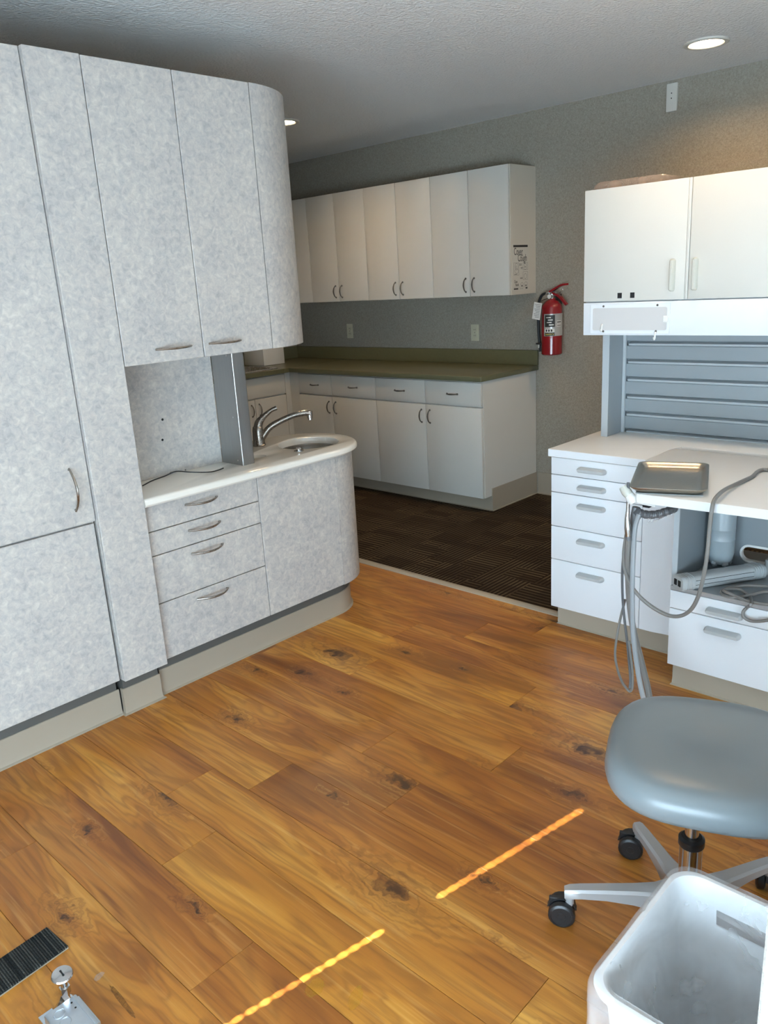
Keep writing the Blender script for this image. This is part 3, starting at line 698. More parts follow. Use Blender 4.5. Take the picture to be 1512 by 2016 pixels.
# valve, gauge, levers, hose
mb = MB(); mb.lathe([(.020, 1.312), (.020, 1.345), (.014, 1.350)], (EX, EY, 0), 16); mb.box(EX-.012, EX+.012, EY-.035, EY+.02, 1.335, 1.360, .003)
obj('valve', mb, 'chrome', t)
mb = MB(); mb.lathe([(.017, 0), (.018, .004), (.018, .010), (.015, .011)], (0, 0, 0), 18, Matrix.Translation((EX-.014, EY+.004, 1.330)) @ Matrix.Rotation(math.radians(-90), 4, 'Y') )
g = obj('gauge', mb, 'chrome', t)
mb = MB(); mb.lathe([(.014, 0), (.014, .0008)], (0, 0, 0), 18, Matrix.Translation((EX-.0252, EY+.004, 1.330)) @ Matrix.Rotation(math.radians(-90), 4, 'Y')); obj('dial', mb, 'label_white', g)
def strap(pts, w, th):
    """bent sheet in the plane x = EX"""
    mb = MB(); rings = []
    pts = catmull([Vector(p) for p in pts], 5)
    for i, p in enumerate(pts):
        tn = (pts[min(i+1, len(pts)-1)]-pts[max(i-1, 0)]).normalized(); nn = Vector((0, -tn.z, tn.y))
        wi = w*(1-.35*i/len(pts))
        rings.append([p+Vector((sx*wi/2, 0, 0))+nn*sz*th/2 for sx, sz in ((-1, -1), (1, -1), (1, 1), (-1, 1))])
    return mb.loft(rings)
obj('lever', strap([(EX, EY+.012, 1.358), (EX, EY-.03, 1.378), (EX, EY-.07, 1.395), (EX, EY-.112, 1.400)], .030, .012), 'red', t)
obj('carry_handle', strap([(EX, EY-.005, 1.352), (EX, EY-.05, 1.332), (EX, EY-.08, 1.305), (EX, EY-.106, 1.275)], .030, .014), 'red', t)
mb = MB(); mb.tube([(EX-.01, EY-.055, 1.345), (EX-.012, EY-.07, 1.355), (EX-.012, EY-.085, 1.37), (EX-.01, EY-.075, 1.382)], .0016, 6, 5); obj('pull_pin', mb, 'chrome', t)
mb = MB(); mb.tube([(EX-.01, EY+.02, 1.348), (EX-.01, EY+.045, 1.348), (EX-.01, EY+.07, 1.335), (EX-.008, EY+.092, 1.29), (EX-.004, EY+.098, 1.22), (EX, EY+.098, 1.12), (EX, EY+.092, 1.04), (EX, EY+.082, .985)], [.006, .008, .009, .0095, .0095, .0095, .0095, .011], 12, 6)
h = obj('hose', mb, 'rubber', t)
mb = MB(); mb.tube([(EX-.01, EY+.012, 1.349), (EX-.01, EY+.045, 1.348)], .0075, 10); obj('hose_ferrule', mb, 'chrome', t)
obj('hose_clip', B(EX-.016, EX+.010, EY+.060, EY+.110, 1.030, 1.040, .001), 'rubber', t)
mb = MB(); mb.tube([(EX, EY+.0925, 1.030), (EX, EY+.090, 1.008)], .0105, 10); obj('nozzle_band', mb, 'label_white', t)
tg = MB(); tm = Matrix.Translation((EX-.075, EY+.052, 1.297)) @ Matrix.Rotation(math.radians(10), 4, 'X')
tg.box(-.0008, .0008, -.028, .030, -.105, 0, mat=tm)
tgo = obj('paper_tag', tg, 'label_white', t)
for i in range(9):
    q = MB(); q.box(-.0014, -.0009, -.020, .022-(i % 3)*.006, -.014-i*.0098, -.0115-i*.0098, mat=tm); obj('print_line', q, 'ink_grey', tgo)
mb = MB(); mb.tube([(EX-.075, EY+.052, 1.297), (EX-.05, EY+.03, 1.312), (EX-.02, EY+.015, 1.318)], .0018, 6, 4); obj('tag_tie', mb, 'rubber', t)
mb = MB(); mb.box(EX+.05, WX-.0005, EY-.02, EY+.02, 1.20, 1.34, .002); mb.box(EX+.01, EX+.06, EY-.018, EY+.018, 1.310, 1.322, .002); obj('wall_bracket', mb, 'rubber', t)

# recessed downlights
def downlight(c, lab, w=LAMP_W):
    t = thing('recessed_downlight', lab, 'ceiling light', (c[0], c[1], CZ), 'recessed ceiling downlights')
    mb = MB()
    prof = [(.100, CZ-.0005), (.100, CZ-.006), (.094, CZ-.010), (.078, CZ-.009), (.072, CZ-.003), (.070, CZ+.0)]
    mb.lathe(prof, (c[0], c[1], 0), 36, cap0=False, cap1=False)
    obj('trim_ring', mb, 'plate_white', t)
    mb = MB(); mb.lathe([(.070, CZ-.004), (.070, CZ-.0045), (.04, CZ-.006), (.001, CZ-.0065)], (c[0], c[1], 0), 36, cap0=False)
    obj('lens', mb, 'lens', t)
    L = bpy.data.lights.new('lamp', 'AREA'); L.shape = 'DISK'; L.size = .13; L.energy = w; L.color = LAMP_COLOR; L.spread = math.radians(150)
    lo = bpy.data.objects.new('lamp', L); COL.objects.link(lo); lo.parent = t; lo.location = (0, 0, -.012)
    return t
downlight((3.999, 1.662), 'lit round downlight above the white upper cabinet')
downlight((2.72, 1.20), 'lit round downlight over the white treatment unit', 3.6)
downlight((3.455, 3.998), 'lit round downlight peeking out past the grey laminate wall unit')

# ------------------------------------------------------------------ grey laminate units on the left
def bow_mesh():
    """satin nickel bow pull, 14.6 cm, along X, standing off towards -Y"""
    mb = MB(); L = .073; pts = []; rr = []
    for i in range(17):
        u = -1+2*i/16
        pts.append((u*L, -.003-.036*(1-u*u), 0)); rr.append(.0030+.0014*(1-u*u))
    mb.tube(pts, rr, 10)
    for s in (-1, 1): mb.cyl((s*L*.93, 0, 0), (s*L*.93, -.009, 0), .0035, 8)
    me = mb.mesh('handle'); me.materials.append(M['nickel']); return me
BOW = bow_mesh()
YB = 3.00          # back of the units
LT = 2.192         # top
def arc(cx, cy, r, a0, a1, n=14):
    return [(cx+r*math.cos(math.radians(a0+(a1-a0)*i/n)), cy+r*math.sin(math.radians(a0+(a1-a0)*i/n))) for i in range(n+1)]
# tall cabinet
TY = 2.497
t = thing('tall_cabinet', 'tall grey laminate cabinet with one upper and one lower door', 'cabinet', (.77, 2.75, 0))
obj('body', B(.352, 1.181, TY+.020, YB, .156, LT, .001), 'lam', t)
d = door_y(t, TY, .352, 1.182, .757, LT); link('handle', BOW, None, (1.117, TY, .881), d, 'vertical satin bow pull', rot=(0, PI/2, 0))
door_y(t, TY+.004, .352, 1.176, .158, .753)
obj('toe_board', B(.352, 1.181, 2.556, YB, .0, .156), 'toe', t)
obj('cove_base', cove([(.352, 2.5555), (1.188, 2.5555)], .102), 'cove', t)
# narrow pilaster unit
PY = 2.482
t = thing('narrow_tall_cabinet', 'narrow full-height grey laminate pilaster between tall cabinet and drawers', 'cabinet', (1.27, 2.74, 0))
obj('body', B(1.184, 1.359, PY+.019, YB, .156, LT, .001), 'lam', t)
obj('front_panel', B(1.184, 1.359, PY, PY+.018, .156, LT, .0015), 'lam', t)
obj('toe_board', B(1.200, 1.345, 2.541, YB, .0, .156), 'toe', t)
obj('cove_base', cove([(1.199, 2.556), (1.199, 2.5405), (1.3455, 2.5405), (1.3455, 2.575)], .102), 'cove', t)
# wall-hung upper unit with curved end
ux0, ux1, ux2, r_u = 1.3605, 1.6795, 1.9985, .345
t = thing('upper_unit', 'grey laminate upper cabinet with two lift doors and a rounded end', 'cabinet', (1.85, 2.66, 1.252))
yb_u = PY+r_u
mb = MB(); mb.prism([(ux0, PY+.020), (ux2, PY+.020)] + arc(ux2, yb_u, r_u-.020, -90, 0)+[(ux0, yb_u)], 1.252, LT)
obj('body', mb, 'lam', t)
for a, b_, hx in ((ux0, ux1, 1.555), (ux1, ux2, 1.774)):
    d = door_y(t, PY, a, b_, 1.252, LT); link('handle', BOW, None, (hx, PY, 1.299), d, 'satin bow pull')
def curved_panel(cx, cy, r, th, z0, z1, a0=-90, a1=0, x_start=None):
    mb = MB(); out = arc(cx, cy, r, a0, a1, 20); inn = arc(cx, cy, r-th, a0, a1, 20)
    if x_start is not None: out = [(x_start, out[0][1])]+out; inn = [(x_start, inn[0][1])]+inn
    mb.loft([[(o_[0], o_[1], z0), (o_[0], o_[1], z1), (i_[0], i_[1], z1), (i_[0], i_[1], z0)] for o_, i_ in zip(out, inn)])
    return mb
cpn = obj('curved_end', curved_panel(ux2, yb_u, r_u, .018, 1.2535, LT-.0015, x_start=ux2+.002), 'lam', t)
# base unit: drawers, panel, rounded end
DY = 2.510; CXE, CYE, RE = 2.309, 2.747, .237
dx0, dx1 = 1.362, 1.875
t = thing('sink_island_base', 'grey laminate base unit with four drawers and a rounded end', 'cabinet', (1.9, 2.75, 0))
mb = MB(); mb.prism([(dx0, DY+.020), (CXE, DY+.020)]+arc(CXE, CYE, RE-.020, -90, 90, 28)+[(dx0, CYE+RE-.020)], .158, .40)
obj('body', mb, 'lam', t)
mb = MB(); mb.prism([(dx0, DY+.020), (2.0, DY+.020), (2.0, CYE+RE-.02), (dx0, CYE+RE-.020)], .40, .762); obj('carcass', mb, 'lam', t)
obj('back_panel', B(2.0, CXE, CYE+RE-.038, CYE+RE-.0205, .40, .762), 'lam', t)
zs = [.158, .383, .568, .660, .760]
for i in range(4):
    d = door_y(t, DY, dx0+.004, dx1, zs[i], zs[i+1], name='drawer')
    hz = (zs[i+1]-.034)
    link('handle', BOW, None, (1.606, DY, hz if i else .350), d, 'satin bow pull')
obj('front_panel', B(dx1+.0015, CXE-.001, DY, DY+.018, .1595, .7615, .001), 'lam', t)
obj('curved_end', curved_panel(CXE, CYE, RE, .018, .158, .762, -90, 90), 'lam', t)
mb = MB(); mb.prism([(dx0, 2.566), (CXE, 2.566)]+arc(CXE, CYE, CYE-2.566, -90, 90, 28)+[(dx0, 2*CYE-2.566)], 0, .157); obj('toe_board', mb, 'toe', t)
obj('cove_base', cove([(1.362, 2.5655), (CXE, 2.5655)]+arc(CXE, CYE, CYE-2.5655, -86, 90, 24), .102), 'cove', t)
# solid top with sink and waste holes
SKC, SKR = (2.345, 2.724), .138
WHC, WHR = (2.030, 2.708), .043
TZ0, TZ1 = .762, .7925
def top_with_holes(outline_fn, holes, z0, z1):
    mb = MB()
    o0, o1, o2 = outline_fn(0), outline_fn(.004), outline_fn(.011)
    rings = [[(p[0], p[1], z) for p in o] for o, z in ((outline_fn(.006), z0), (o0, z0+.007), (o0, z1-.011), (o1, z1-.004), (o2, z1))]
    mb.loft(rings, True, False, False)
    for zz, outl, hr in ((z1, o2, .006), (z0, outline_fn(.006), 0)):
        loops = [[Vector((p[0], p[1], 0)) for p in outl]]
        for (c, r) in holes: loops.append([Vector((c[0]+(r+hr)*math.cos(-2*PI*k/40), c[1]+(r+hr)*math.sin(-2*PI*k/40), 0)) for k in range(40)])
        flat = [p for l in loops for p in l]
        vsx = [mb.b.verts.new((p.x, p.y, zz)) for p in flat]
        for tri in geometry.tessellate_polygon(loops):
            try: mb.b.faces.new([vsx[i] for i in tri])
            except ValueError: pass
    for (c, r) in holes:
        mb.loft([[(c[0]+rr*math.cos(-2*PI*k/40), c[1]+rr*math.sin(-2*PI*k/40), z) for k in range(40)] for rr, z in ((r+.006, z1), (r+.0018, z1-.0018), (r, z1-.006), (r, z0))], True, False, False)
    return mb
def island_outline(ins):
    r = .268-ins
    return [(1.3605+ins*0, 2.478+ins), (2.302, 2.478+ins)]+arc(2.302, 2.746, r, -86, 90, 40)+[(1.3605, 2.746+r)]
t = thing('island_countertop', 'cream solid countertop with rounded end on the grey laminate island', 'counter', (1.9, 2.75, TZ0))
obj('slab', top_with_holes(island_outline, [(SKC, SKR), (WHC, WHR)], TZ0, TZ1), 'solid_top', t)
mb = MB(); mb.lathe([(WHR+.003, TZ0), (WHR+.002, TZ0-.12), (.01, TZ0-.12)], (*WHC, 0), 28, cap0=False, cap1=False); obj('waste_chute', mb, 'solid_top', t)
# round steel basin
t = thing('hand_sink', 'round undermount stainless basin in the cream island countertop', 'sink', (*SKC, TZ0-.15))
mb = MB(); mb.lathe([(SKR+.012, TZ0-.001), (SKR+.003, TZ0-.001), (SKR+.002, TZ0-.01), (SKR-.004, TZ0-.10), (SKR-.02, TZ0-.125), (.03, TZ0-.135), (.022, TZ0-.140)], (*SKC, 0), 44, cap0=False, cap1=False)
obj('basin', mb, 'basin', t, angle=60)
mb = MB(); mb.lathe([(.034, TZ0-.1335), (.030, TZ0-.132), (.022, TZ0-.138), (.001, TZ0-.1395)], (*SKC, 0), 24, cap0=False, cap1=False); obj('drain', mb, 'chrome', t)
# sink stopper lying on the counter
t = thing('sink_stopper', 'small steel sink strainer cup lying on the island countertop', 'stopper', (2.196, 2.617, TZ1))
mb = MB(); mb.lathe([(.020, TZ1), (.0225, TZ1+.002), (.022, TZ1+.0045), (.013, TZ1+.006)], (2.196, 2.617, 0), 20); obj('flange', mb, 'chrome', t)
mb = MB(); mb.lathe([(.012, TZ1+.006), (.0125, TZ1+.016), (.011, TZ1+.0175), (.006, TZ1+.017)], (2.196, 2.617, 0), 18); obj('cup', mb, 'chrome', t)
# faucet
fx, fy = 2.190, 2.885
t = thing('faucet', 'single-lever brushed nickel faucet with long arched spout', 'faucet', (fx, fy, TZ1))
mb = MB(); mb.lathe([(.030, TZ1), (.031, TZ1+.004), (.0275, TZ1+.009), (.0255, TZ1+.050), (.0255, TZ1+.056), (.0245, TZ1+.060), (.0255, TZ1+.068), (.0225, TZ1+.085), (.012, TZ1+.096)], (fx, fy, 0), 22)
obj('body', mb, 'nickel', t)
sp = [Vector((fx+.010, fy-.008, TZ1+.030)), Vector((fx+.045, fy-.026, TZ1+.075)), Vector((fx+.095, fy-.055, TZ1+.103)), Vector((fx+.150, fy-.085, TZ1+.122)), Vector((fx+.196, fy-.111, TZ1+.127)), Vector((fx+.213, fy-.121, TZ1+.124))]
mb = MB(); mb.tube(sp, [.017, .0145, .0135, .013, .0135, .0145], 14, 6); obj('spout', mb, 'nickel', t)
mb = MB(); e = sp[-1]; mb.cyl((e.x, e.y, e.z+.010), (e.x, e.y, e.z-.022), .0135, 14, .0125); mb.cyl((e.x, e.y, e.z-.022), (e.x, e.y, e.z-.030), .0105, 14); obj('aerator', mb, 'chrome', t)
lv = [Vector((fx+.0, fy+.0, TZ1+.075)), Vector((fx+.010, fy-.002, TZ1+.105)), Vector((fx+.034, fy-.012, TZ1+.130)), Vector((fx+.066, fy-.026, TZ1+.153)), Vector((fx+.090, fy-.036, TZ1+.161))]
mb = MB(); mb.tube(lv, [.021, .019, .0125, .009, .0105], 12, 6); obj('lever', mb, 'nickel', t)
# back panel between pilaster and steel post
t = thing('laminate_back_panel', 'grey laminate back panel with two screw holes behind the island counter', 'panel', (1.62, 2.755, TZ1))
obj('panel', B(1.3605, 1.885, 2.746, 2.770, TZ1, 1.2515, .0008), 'lam', t)
for zz in (1.004, .921):
    p = ay(320, 826 if zz > .95 else 866, 2.7455)
    mb = MB(); mb.lathe([(.005, 0), (.005, .001)], (0, 0, 0), 10, Matrix.Translation((p.x, 2.7464, p.z)) @ Matrix.Rotation(PI/2, 4, 'X')); obj('screw_hole', mb, 'dark', t)
for px_, py_ in ((336, 931), (366, 932)):
    p = ay(px_, py_, 2.7455)
    mb = MB(); mb.lathe([(.0035, 0), (.0035, .0015)], (0, 0, 0), 8, Matrix.Translation((p.x, 2.7464, max(p.z, TZ1+.004))) @ Matrix.Rotation(PI/2, 4, 'X')); obj('screw', mb, 'pewter', t)
# steel post
t = thing('steel_post', 'rectangular stainless steel post from island counter to upper cabinet', 'post', (1.914, 2.672, TZ1))
mb = MB(); ring = rrect(1.884, 1.944, 2.602, 2.745, .005, 4)
mb.loft([[(p[0], p[1], z) for p in ring] for z in (TZ1, 1.2515)]); obj('casing', mb, 'steel_flat', t)
for z in (.812, .99, 1.235):
    mb = MB(); mb.lathe([(.004, 0), (.0035, .0015)], (0, 0, 0), 10, Matrix.Translation((1.884, 2.634, z)) @ Matrix.Rotation(-PI/2, 4, 'Y')); obj('screw', mb, 'chrome', t)
# black cord on the counter
zc = TZ1+.0026
cpts = [(281, 956), (300, 946), (325, 937), (347, 928), (375, 929.5), (410, 929.5), (428, 926), (440, 921.5)]
lift = [0, 0, 0, .012, .010, .002, 0, .003]
mb = MB(); mb.tube([az(a, b_, zc+l) for (a, b_), l in zip(cpts, lift)], .0024, 8, 5)
tag(obj('cord', mb, 'black'), 'thin black cord lying on the island countertop below the back panel', 'cord')

# ------------------------------------------------------------------ white treatment unit on the right
def bar_pull(L, w, d):
    """half-round plastic pull along Y, standing off towards -X"""
    mb = MB(); rings = []
    for x, a in ((0, .0), (-d*.35, .0), (-d*.8, .0025), (-d, .006)):
        rings.append([(x, p[0], p[1]) for p in rrect(-L/2+a, L/2-a, -w/2+a, w/2-a, w/2-a-.0005, 5)])
    return mb.loft(rings).mesh('handle')
PULL_W = bar_pull(.122, .022, .027); PULL_W.materials.append(M['pull'])
PULL_V = bar_pull(.118, .019, .022); PULL_V.materials.append(M['pull_white'])
AX, AY0, AY1 = 2.770, 1.306, 1.709
t = thing('drawer_cabinet', 'white five-drawer cabinet at the end of the treatment unit', 'cabinet', (3.0, 1.5, 0))
obj('body', B(AX+.020, 3.28, AY0+.001, AY1, .092, .7535, .001), 'white', t)
zs = [.092, .311, .458, .605, .680, .753]
hz = [.266, .413, .562, .640, .715]
for i in range(5):
    d = obj('drawer', B(AX, AX+.018, AY0+.0015, AY1-.001, zs[i]+.0012, zs[i+1]-.0012, .002, 2), 'white', t)
    link('handle', PULL_W, None, (AX, 1.520, hz[i]), d, 'grey half-round bar pull')
obj('toe_board', B(2.812, 3.28, AY0-.22, AY1-.018, 0.0, .092), 'toe', t)
obj('cove_base', cove([(2.90, AY1-.0175), (2.8115, AY1-.0175), (2.8115, 1.10)], .0915, .008), 'cove', t)
# slightly hollow filler door between the drawers and the kneehole unit
t = thing('filler_door', 'plain white corner panel beside the hanging hoses', 'panel', (2.78, 1.2, .092))
pts = [(AX, 1.3045), (AX, 1.25), (AX+.006, 1.21), (AX+.008, 1.17), (AX, 1.135), (AX-.025, 1.110), (AX-.09, 1.100), (AX-.19, 1.0985)]
mb = MB(); rings = []
P2 = catmull([Vector((a, b_, 0)) for a, b_ in pts], 5)
for i, p in enumerate(P2):
    tn = (P2[min(i+1, len(P2)-1)]-P2[max(i-1, 0)]).normalized(); nn = Vector((-tn.y, tn.x, 0))
    nn = nn if nn.x > 0 or abs(nn.x) < 1e-3 and nn.y < 0 else nn
    q = p+Vector((-tn.y, tn.x, 0))*.012*(1 if (-tn.y) > -.2 else -1)
    rings.append([(p.x, p.y, .094), (p.x, p.y, .753), (q.x, q.y, .753), (q.x, q.y, .094)])
mb.loft(rings); obj('panel', mb, 'white', t)
# kneehole unit with open shelf and drawers
KX, KY0, KY1 = 2.550, 0.35, 1.090
t = thing('shelf_unit', 'white low unit with open blue-grey shelf above two drawers', 'cabinet', (2.85, .72, 0))
SHX = 2.875       # shelf back
obj('body', B(KX+.020, 3.05, KY0, KY1-.001, .096, .384, .001), 'white', t)
obj('shelf_board', B(KX+.002, 3.05, KY0, KY1-.001, .385, .401, .001), 'greyblue', t)
obj('shelf_edging', B(KX-.0005, KX+.0018, KY0, KY1-.001, .3855, .4005), 'alu', t)
sp_ = obj('side_panel', B(KX+.012, 3.05, KY1-.018, KY1-.0005, .4015, .753, .001), 'greyblue', t)
obj('side_edging', B(KX+.006, KX+.0115, KY1-.0185, KY1, .4015, .753, .0005), 'greyblue_edge', t)
obj('end_panel', B(KX+.012, 3.05, KY0-.018, KY0-.0005, .001, .753, .001), 'white', t)
# back wall of the shelf with an oval opening
GC = (.905, .452, .088, .024)   # centre y, z, half length, half height
def stadium(yc, zc, hl, hh_, n=10):
    o = []
    for s, a0 in ((1, -90), (-1, 90)):
        for i in range(n+1):
            a = math.radians(a0+180*i/n); o.append((yc+s*(hl-hh_)+hh_*math.cos(a), zc+hh_*math.sin(a)))
    return o
gy = ax(1460, 1095, SHX).y; GC = (gy-.075, .4525, .075, .027)
def plate_hole_x(x0, x1, y0, y1, z0, z1, hole):
    mb = MB()
    outl = [(y0, z0), (y1, z0), (y1, z1), (y0, z1)]
    for x in (x0, x1):
        loops = [[Vector((p[0], p[1], 0)) for p in outl], [Vector((p[0], p[1], 0)) for p in reversed(hole)]]
        vsx = [mb.b.verts.new((x, p.x, p.y)) for l in loops for p in l]
        for tri in geometry.tessellate_polygon(loops): mb.b.faces.new([vsx[i] for i in tri])
    mb.loft([[(x, p[0], p[1]) for p in hole] for x in (x0, x1)], True, False, False)
    mb.loft([[(x, p[0], p[1]) for p in outl] for x in (x0, x1)], True, False, False)
    return mb
hole = stadium(*GC)
obj('shelf_back', plate_hole_x(SHX, SHX+.012, KY0, KY1-.0185, .4015, .753, hole), 'greyblue', t)
mb = MB(); ho, hi_ = stadium(GC[0], GC[1], GC[2]+.007, GC[3]+.007), stadium(GC[0], GC[1], GC[2]-.001, GC[3]-.001)
mb.loft([[(x, p[0], p[1]) for p in o_] for x, o_ in ((SHX-.0003, ho), (SHX-.004, ho), (SHX-.005, hi_), (SHX+.012, hi_))], True, False, False)
obj('grommet', mb, 'plastic_white', t)
zs2 = [.096, .316, .384]
for i, (hy, hz_) in enumerate(((.900, .271), (.898, .343))):
    d = obj('drawer', B(KX, KX+.018, KY0, KY1-.001, zs2[i]+.0012, zs2[i+1]-.0012, .002, 2), 'white', t)
    link('handle', PULL_W, None, (KX, hy, hz_), d, 'grey half-round bar pull')
    link('handle', PULL_W, None, (KX, hy-.37, hz_), d, 'grey half-round bar pull')
obj('toe_board', B(2.592, 3.05, KY0, KY1-.012, 0.0, .096), 'toe', t)
obj('cove_base', cove([(2.70, KY1-.0115), (2.5915, KY1-.0115), (2.5915, KY0)], .0955, .010), 'cove', t)
# countertop with rear shelf, and angled pull-out worktop
WT0, WT1 = .7545, .786
t = thing('unit_countertop', 'white countertop over the drawer cabinet running back to the slat wall', 'counter', (3.0, 1.5, WT0))
mb = MB(); mb.prism([(2.762, 1.297), (2.762, 1.718), (3.33, 1.718), (3.33, .27), (3.042, .27), (3.042, 1.258), (3.034, 1.278), (3.014, 1.288), (2.990, 1.297)], WT0, WT1, .002, 2)
obj('slab', mb, 'white_top', t)
obj('edge_band', B(2.7612, 2.7618, 1.298, 1.717, WT0+.002, WT1-.002), 'white', t)
t = thing('pullout_worktop', 'white angled pull-out worktop holding the steel tray', 'worktop', (2.6, .8, WT0))
mb = MB(); mb.prism([(2.762, 1.2955), (2.325, 1.122), (2.313, 1.112), (2.311, 1.100), (2.346, .60), (2.35, .27), (2.996, .27), (2.996, 1.262), (2.986, 1.2955)], WT0+.001, WT1-.0005, .002, 2)
obj('slab', mb, 'white_top', t)
mb = MB(); mb.loft([[(x, y, z) for x, z in ((2.3098+dx, WT0+.003), (2.3104+dx, WT0+.003), (2.3104+dx, WT1-.003), (2.3098+dx, WT1-.003))] for y, dx in ((1.099, 0.0), (.60, .035), (.31, .039))]); obj('edge_band', mb, 'white', t)
obj('runner', B(2.42, 2.60, 1.085, 1.10, .735, .7555), 'greyblue_edge', t)

# slat wall between two side panels
t = thing('slat_wall', 'grey-blue slotted back wall of the treatment unit', 'slat wall', (3.2, 1.0, WT1))
obj('side_panel', B(3.088, 3.290, 1.627, 1.656, WT1, 1.217, .001), 'greyblue', t)
obj('side_edging', B(3.0845, 3.0875, 1.6265, 1.6565, WT1, 1.217, .001), 'greyblue_edge', t)
obj('corner_strip', B(3.206, 3.219, 1.614, 1.6265, WT1, 1.217, .001), 'greyblue_edge', t)
obj('side_panel', B(3.088, 3.290, .281, .2995, WT1, 1.217, .001), 'greyblue', t)
obj('backing', B(3.245, 3.290, .30, 1.6265, WT1, 1.217), 'greyblue', t)
z = .781
edges = [(WT1+.001, .788)] + [(.803+.0753*k, .803+.0753*k+.0545) for k in range(6)]
for a, b_ in edges[1:]:
    mb = MB(); b_ = min(b_, 1.2165)
    # face board with a lip that leaves a shadowed slot above it
    mb.loft([[(3.219, y, a), (3.217, y, a+.002), (3.217, y, b_-.002), (3.219, y, b_), (3.2445, y, b_), (3.2445, y, a+.004), (3.225, y, a+.004), (3.225, y, a)] for y in (.30, 1.6135)])
    obj('slat', mb, 'greyblue', t)
    q = MB(); q.loft([[(3.2235, y, a-.0205), (3.2215, y, a-.012), (3.2445, y, a-.004), (3.2445, y, a-.0205)] for y in (.30, 1.609)]); obj('slot_liner', q, 'greyblue_edge', t)

# upper cabinet
VX, VY1 = 3.030, 1.717
t = thing('white_upper_cabinet', 'white upper cabinet with ivory handles over the slat wall', 'cabinet', (3.17, 1.1, 1.218))
obj('body', B(VX+.020, 3.33, .27, VY1, 1.218, 1.779, .001), 'white', t)
obj('valance', B(VX, VX+.018, .27, VY1, 1.218, 1.3475, .002, 2), 'white', t)
d = obj('door', B(VX, VX+.018, 1.296, VY1, 1.352, 1.779, .002, 2), 'ivory', t)
link('handle', PULL_V, None, (VX, 1.342, 1.441), d, 'ivory bar handle', rot=(PI/2, 0, 0))
for hy in (1.530-.0+.027, 1.503):
    obj('velcro_patch', B(VX-.0015, VX, hy-.009, hy+.009, 1.3625, 1.3835), 'black', d, 'small black square')
obj('door_edging', B(VX-.001, VX+.018, 1.2835, 1.2955, 1.352, 1.779, .003, 2), 'cream', t)
d = obj('door', B(VX, VX+.018, .86, 1.2815, 1.352, 1.779, .002, 2), 'ivory', t)
link('handle', PULL_V, None, (VX, 1.256, 1.441), d, 'ivory bar handle', rot=(PI/2, 0, 0))
d = obj('door', B(VX, VX+.018, .27, .857, 1.352, 1.779, .002, 2), 'ivory', t)
# acrylic switch panel on the valance
ap = thing('acrylic_panel', 'frosted acrylic switch panel screwed to the white cabinet valance', 'panel', (VX, 1.51, 1.224))
obj('sheet', MB().loft([[(x, p[0], p[1]) for p in rrect(1.346, 1.682, 1.226, 1.340, .004, 3)] for x in (VX-.0005, VX-.003)]), 'white', ap)
obj('inset', MB().loft([[(x, p[0], p[1]) for p in rrect(1.357, 1.672, 1.238, 1.326, .007, 4)] for x in (VX-.0030, VX-.0040)]), 'acrylic', ap)
for y, z in ((1.625, 1.333), (1.397, 1.333), (1.624, 1.234), (1.400, 1.234)):
    mb = MB(); mb.lathe([(.0045, 0), (.0035, .003), (.001, .0032)], (0, 0, 0), 10, Matrix.Translation((VX-.003, y, z)) @ Matrix.Rotation(-PI/2, 4, 'Y')); obj('screw', mb, 'pewter', ap)
sw = obj('switch', B(VX-.010, VX-.004, 1.351, 1.370, 1.268, 1.293, .001), 'plastic_white', ap)
obj('rocker', B(VX-.013, VX-.0101, 1.3545, 1.3665, 1.272, 1.289, .001), 'plastic_white', sw)
for y, z in ((1.628, 1.240), (1.400, 1.208)):
    mb = MB(); mb.tube([(VX-.0045, y, z+.022), (VX-.009, y, z+.018), (VX-.010, y, z+.003), (VX-.014, y, z-.004), (VX-.018, y, z+.004)], .0038, 8, 4); obj('hook', mb, 'plastic_white', ap)

# plastic tray lid on top of the upper cabinet
t = thing('plastic_tray', 'amber clear plastic tray lying on top of the white upper cabinet', 'tray', (3.17, 1.57, 1.779))
mb = MB(); L0 = [(1.779, 0.010), (1.783, 0.0), (1.800, .004), (1.812, .016), (1.813, .03)]
mb.loft([[(p[0], p[1], z) for p in rrect(3.085+a, 3.30-a, 1.415+a*1.2, 1.725-a, .03)] for z, a in L0], True, False, True); obj('shell', mb, 'lid', t, angle=50)
mb = MB(); mb.loft([[(p[0], p[1], z) for p in rrect(3.078+a, 3.307-a, 1.408+a, 1.732-a, .035)] for z, a in ((1.7795, 0), (1.7835, 0), (1.7835, .008))], True, False, False); obj('rim', mb, 'lid', t)

# steel instrument tray
c = Vector((2.512, 1.090)); ang = math.atan2(.137, .355); tm = Matrix.Translation((c.x, c.y, WT1+.0012)) @ Matrix.Rotation(ang, 4, 'Z')
t = thing('steel_tray', 'worn stainless instrument tray on the corner of the angled worktop', 'tray', (c.x, c.y, WT1))
mb = MB(); rings = []
for z, a in ((.0045, .030), (.003, .024), (.0035, .020), (.010, .014), (.0185, .007), (.0205, .002), (.0205, -.001), (.0185, -.001), (.008, .010), (.001, .018), (.0006, .03)):
    rings.append([tm @ Vector((p[0], p[1], z)) for p in rrect(-.190+a, .190-a, -.116+a, .116-a, .030-a*.4, 6)])
mb.loft(rings, True, True, True); obj('pan', mb, 'tray', t, angle=60)
mb = MB(); mb.box(-.165, .165, -.100, .100, -.0011, .0002, mat=tm @ Matrix.Translation((-.012, -.004, 0))); tag(obj('tray_liner', mb, 'greyblue_edge'), 'thin grey liner under the stainless tray', 'liner')

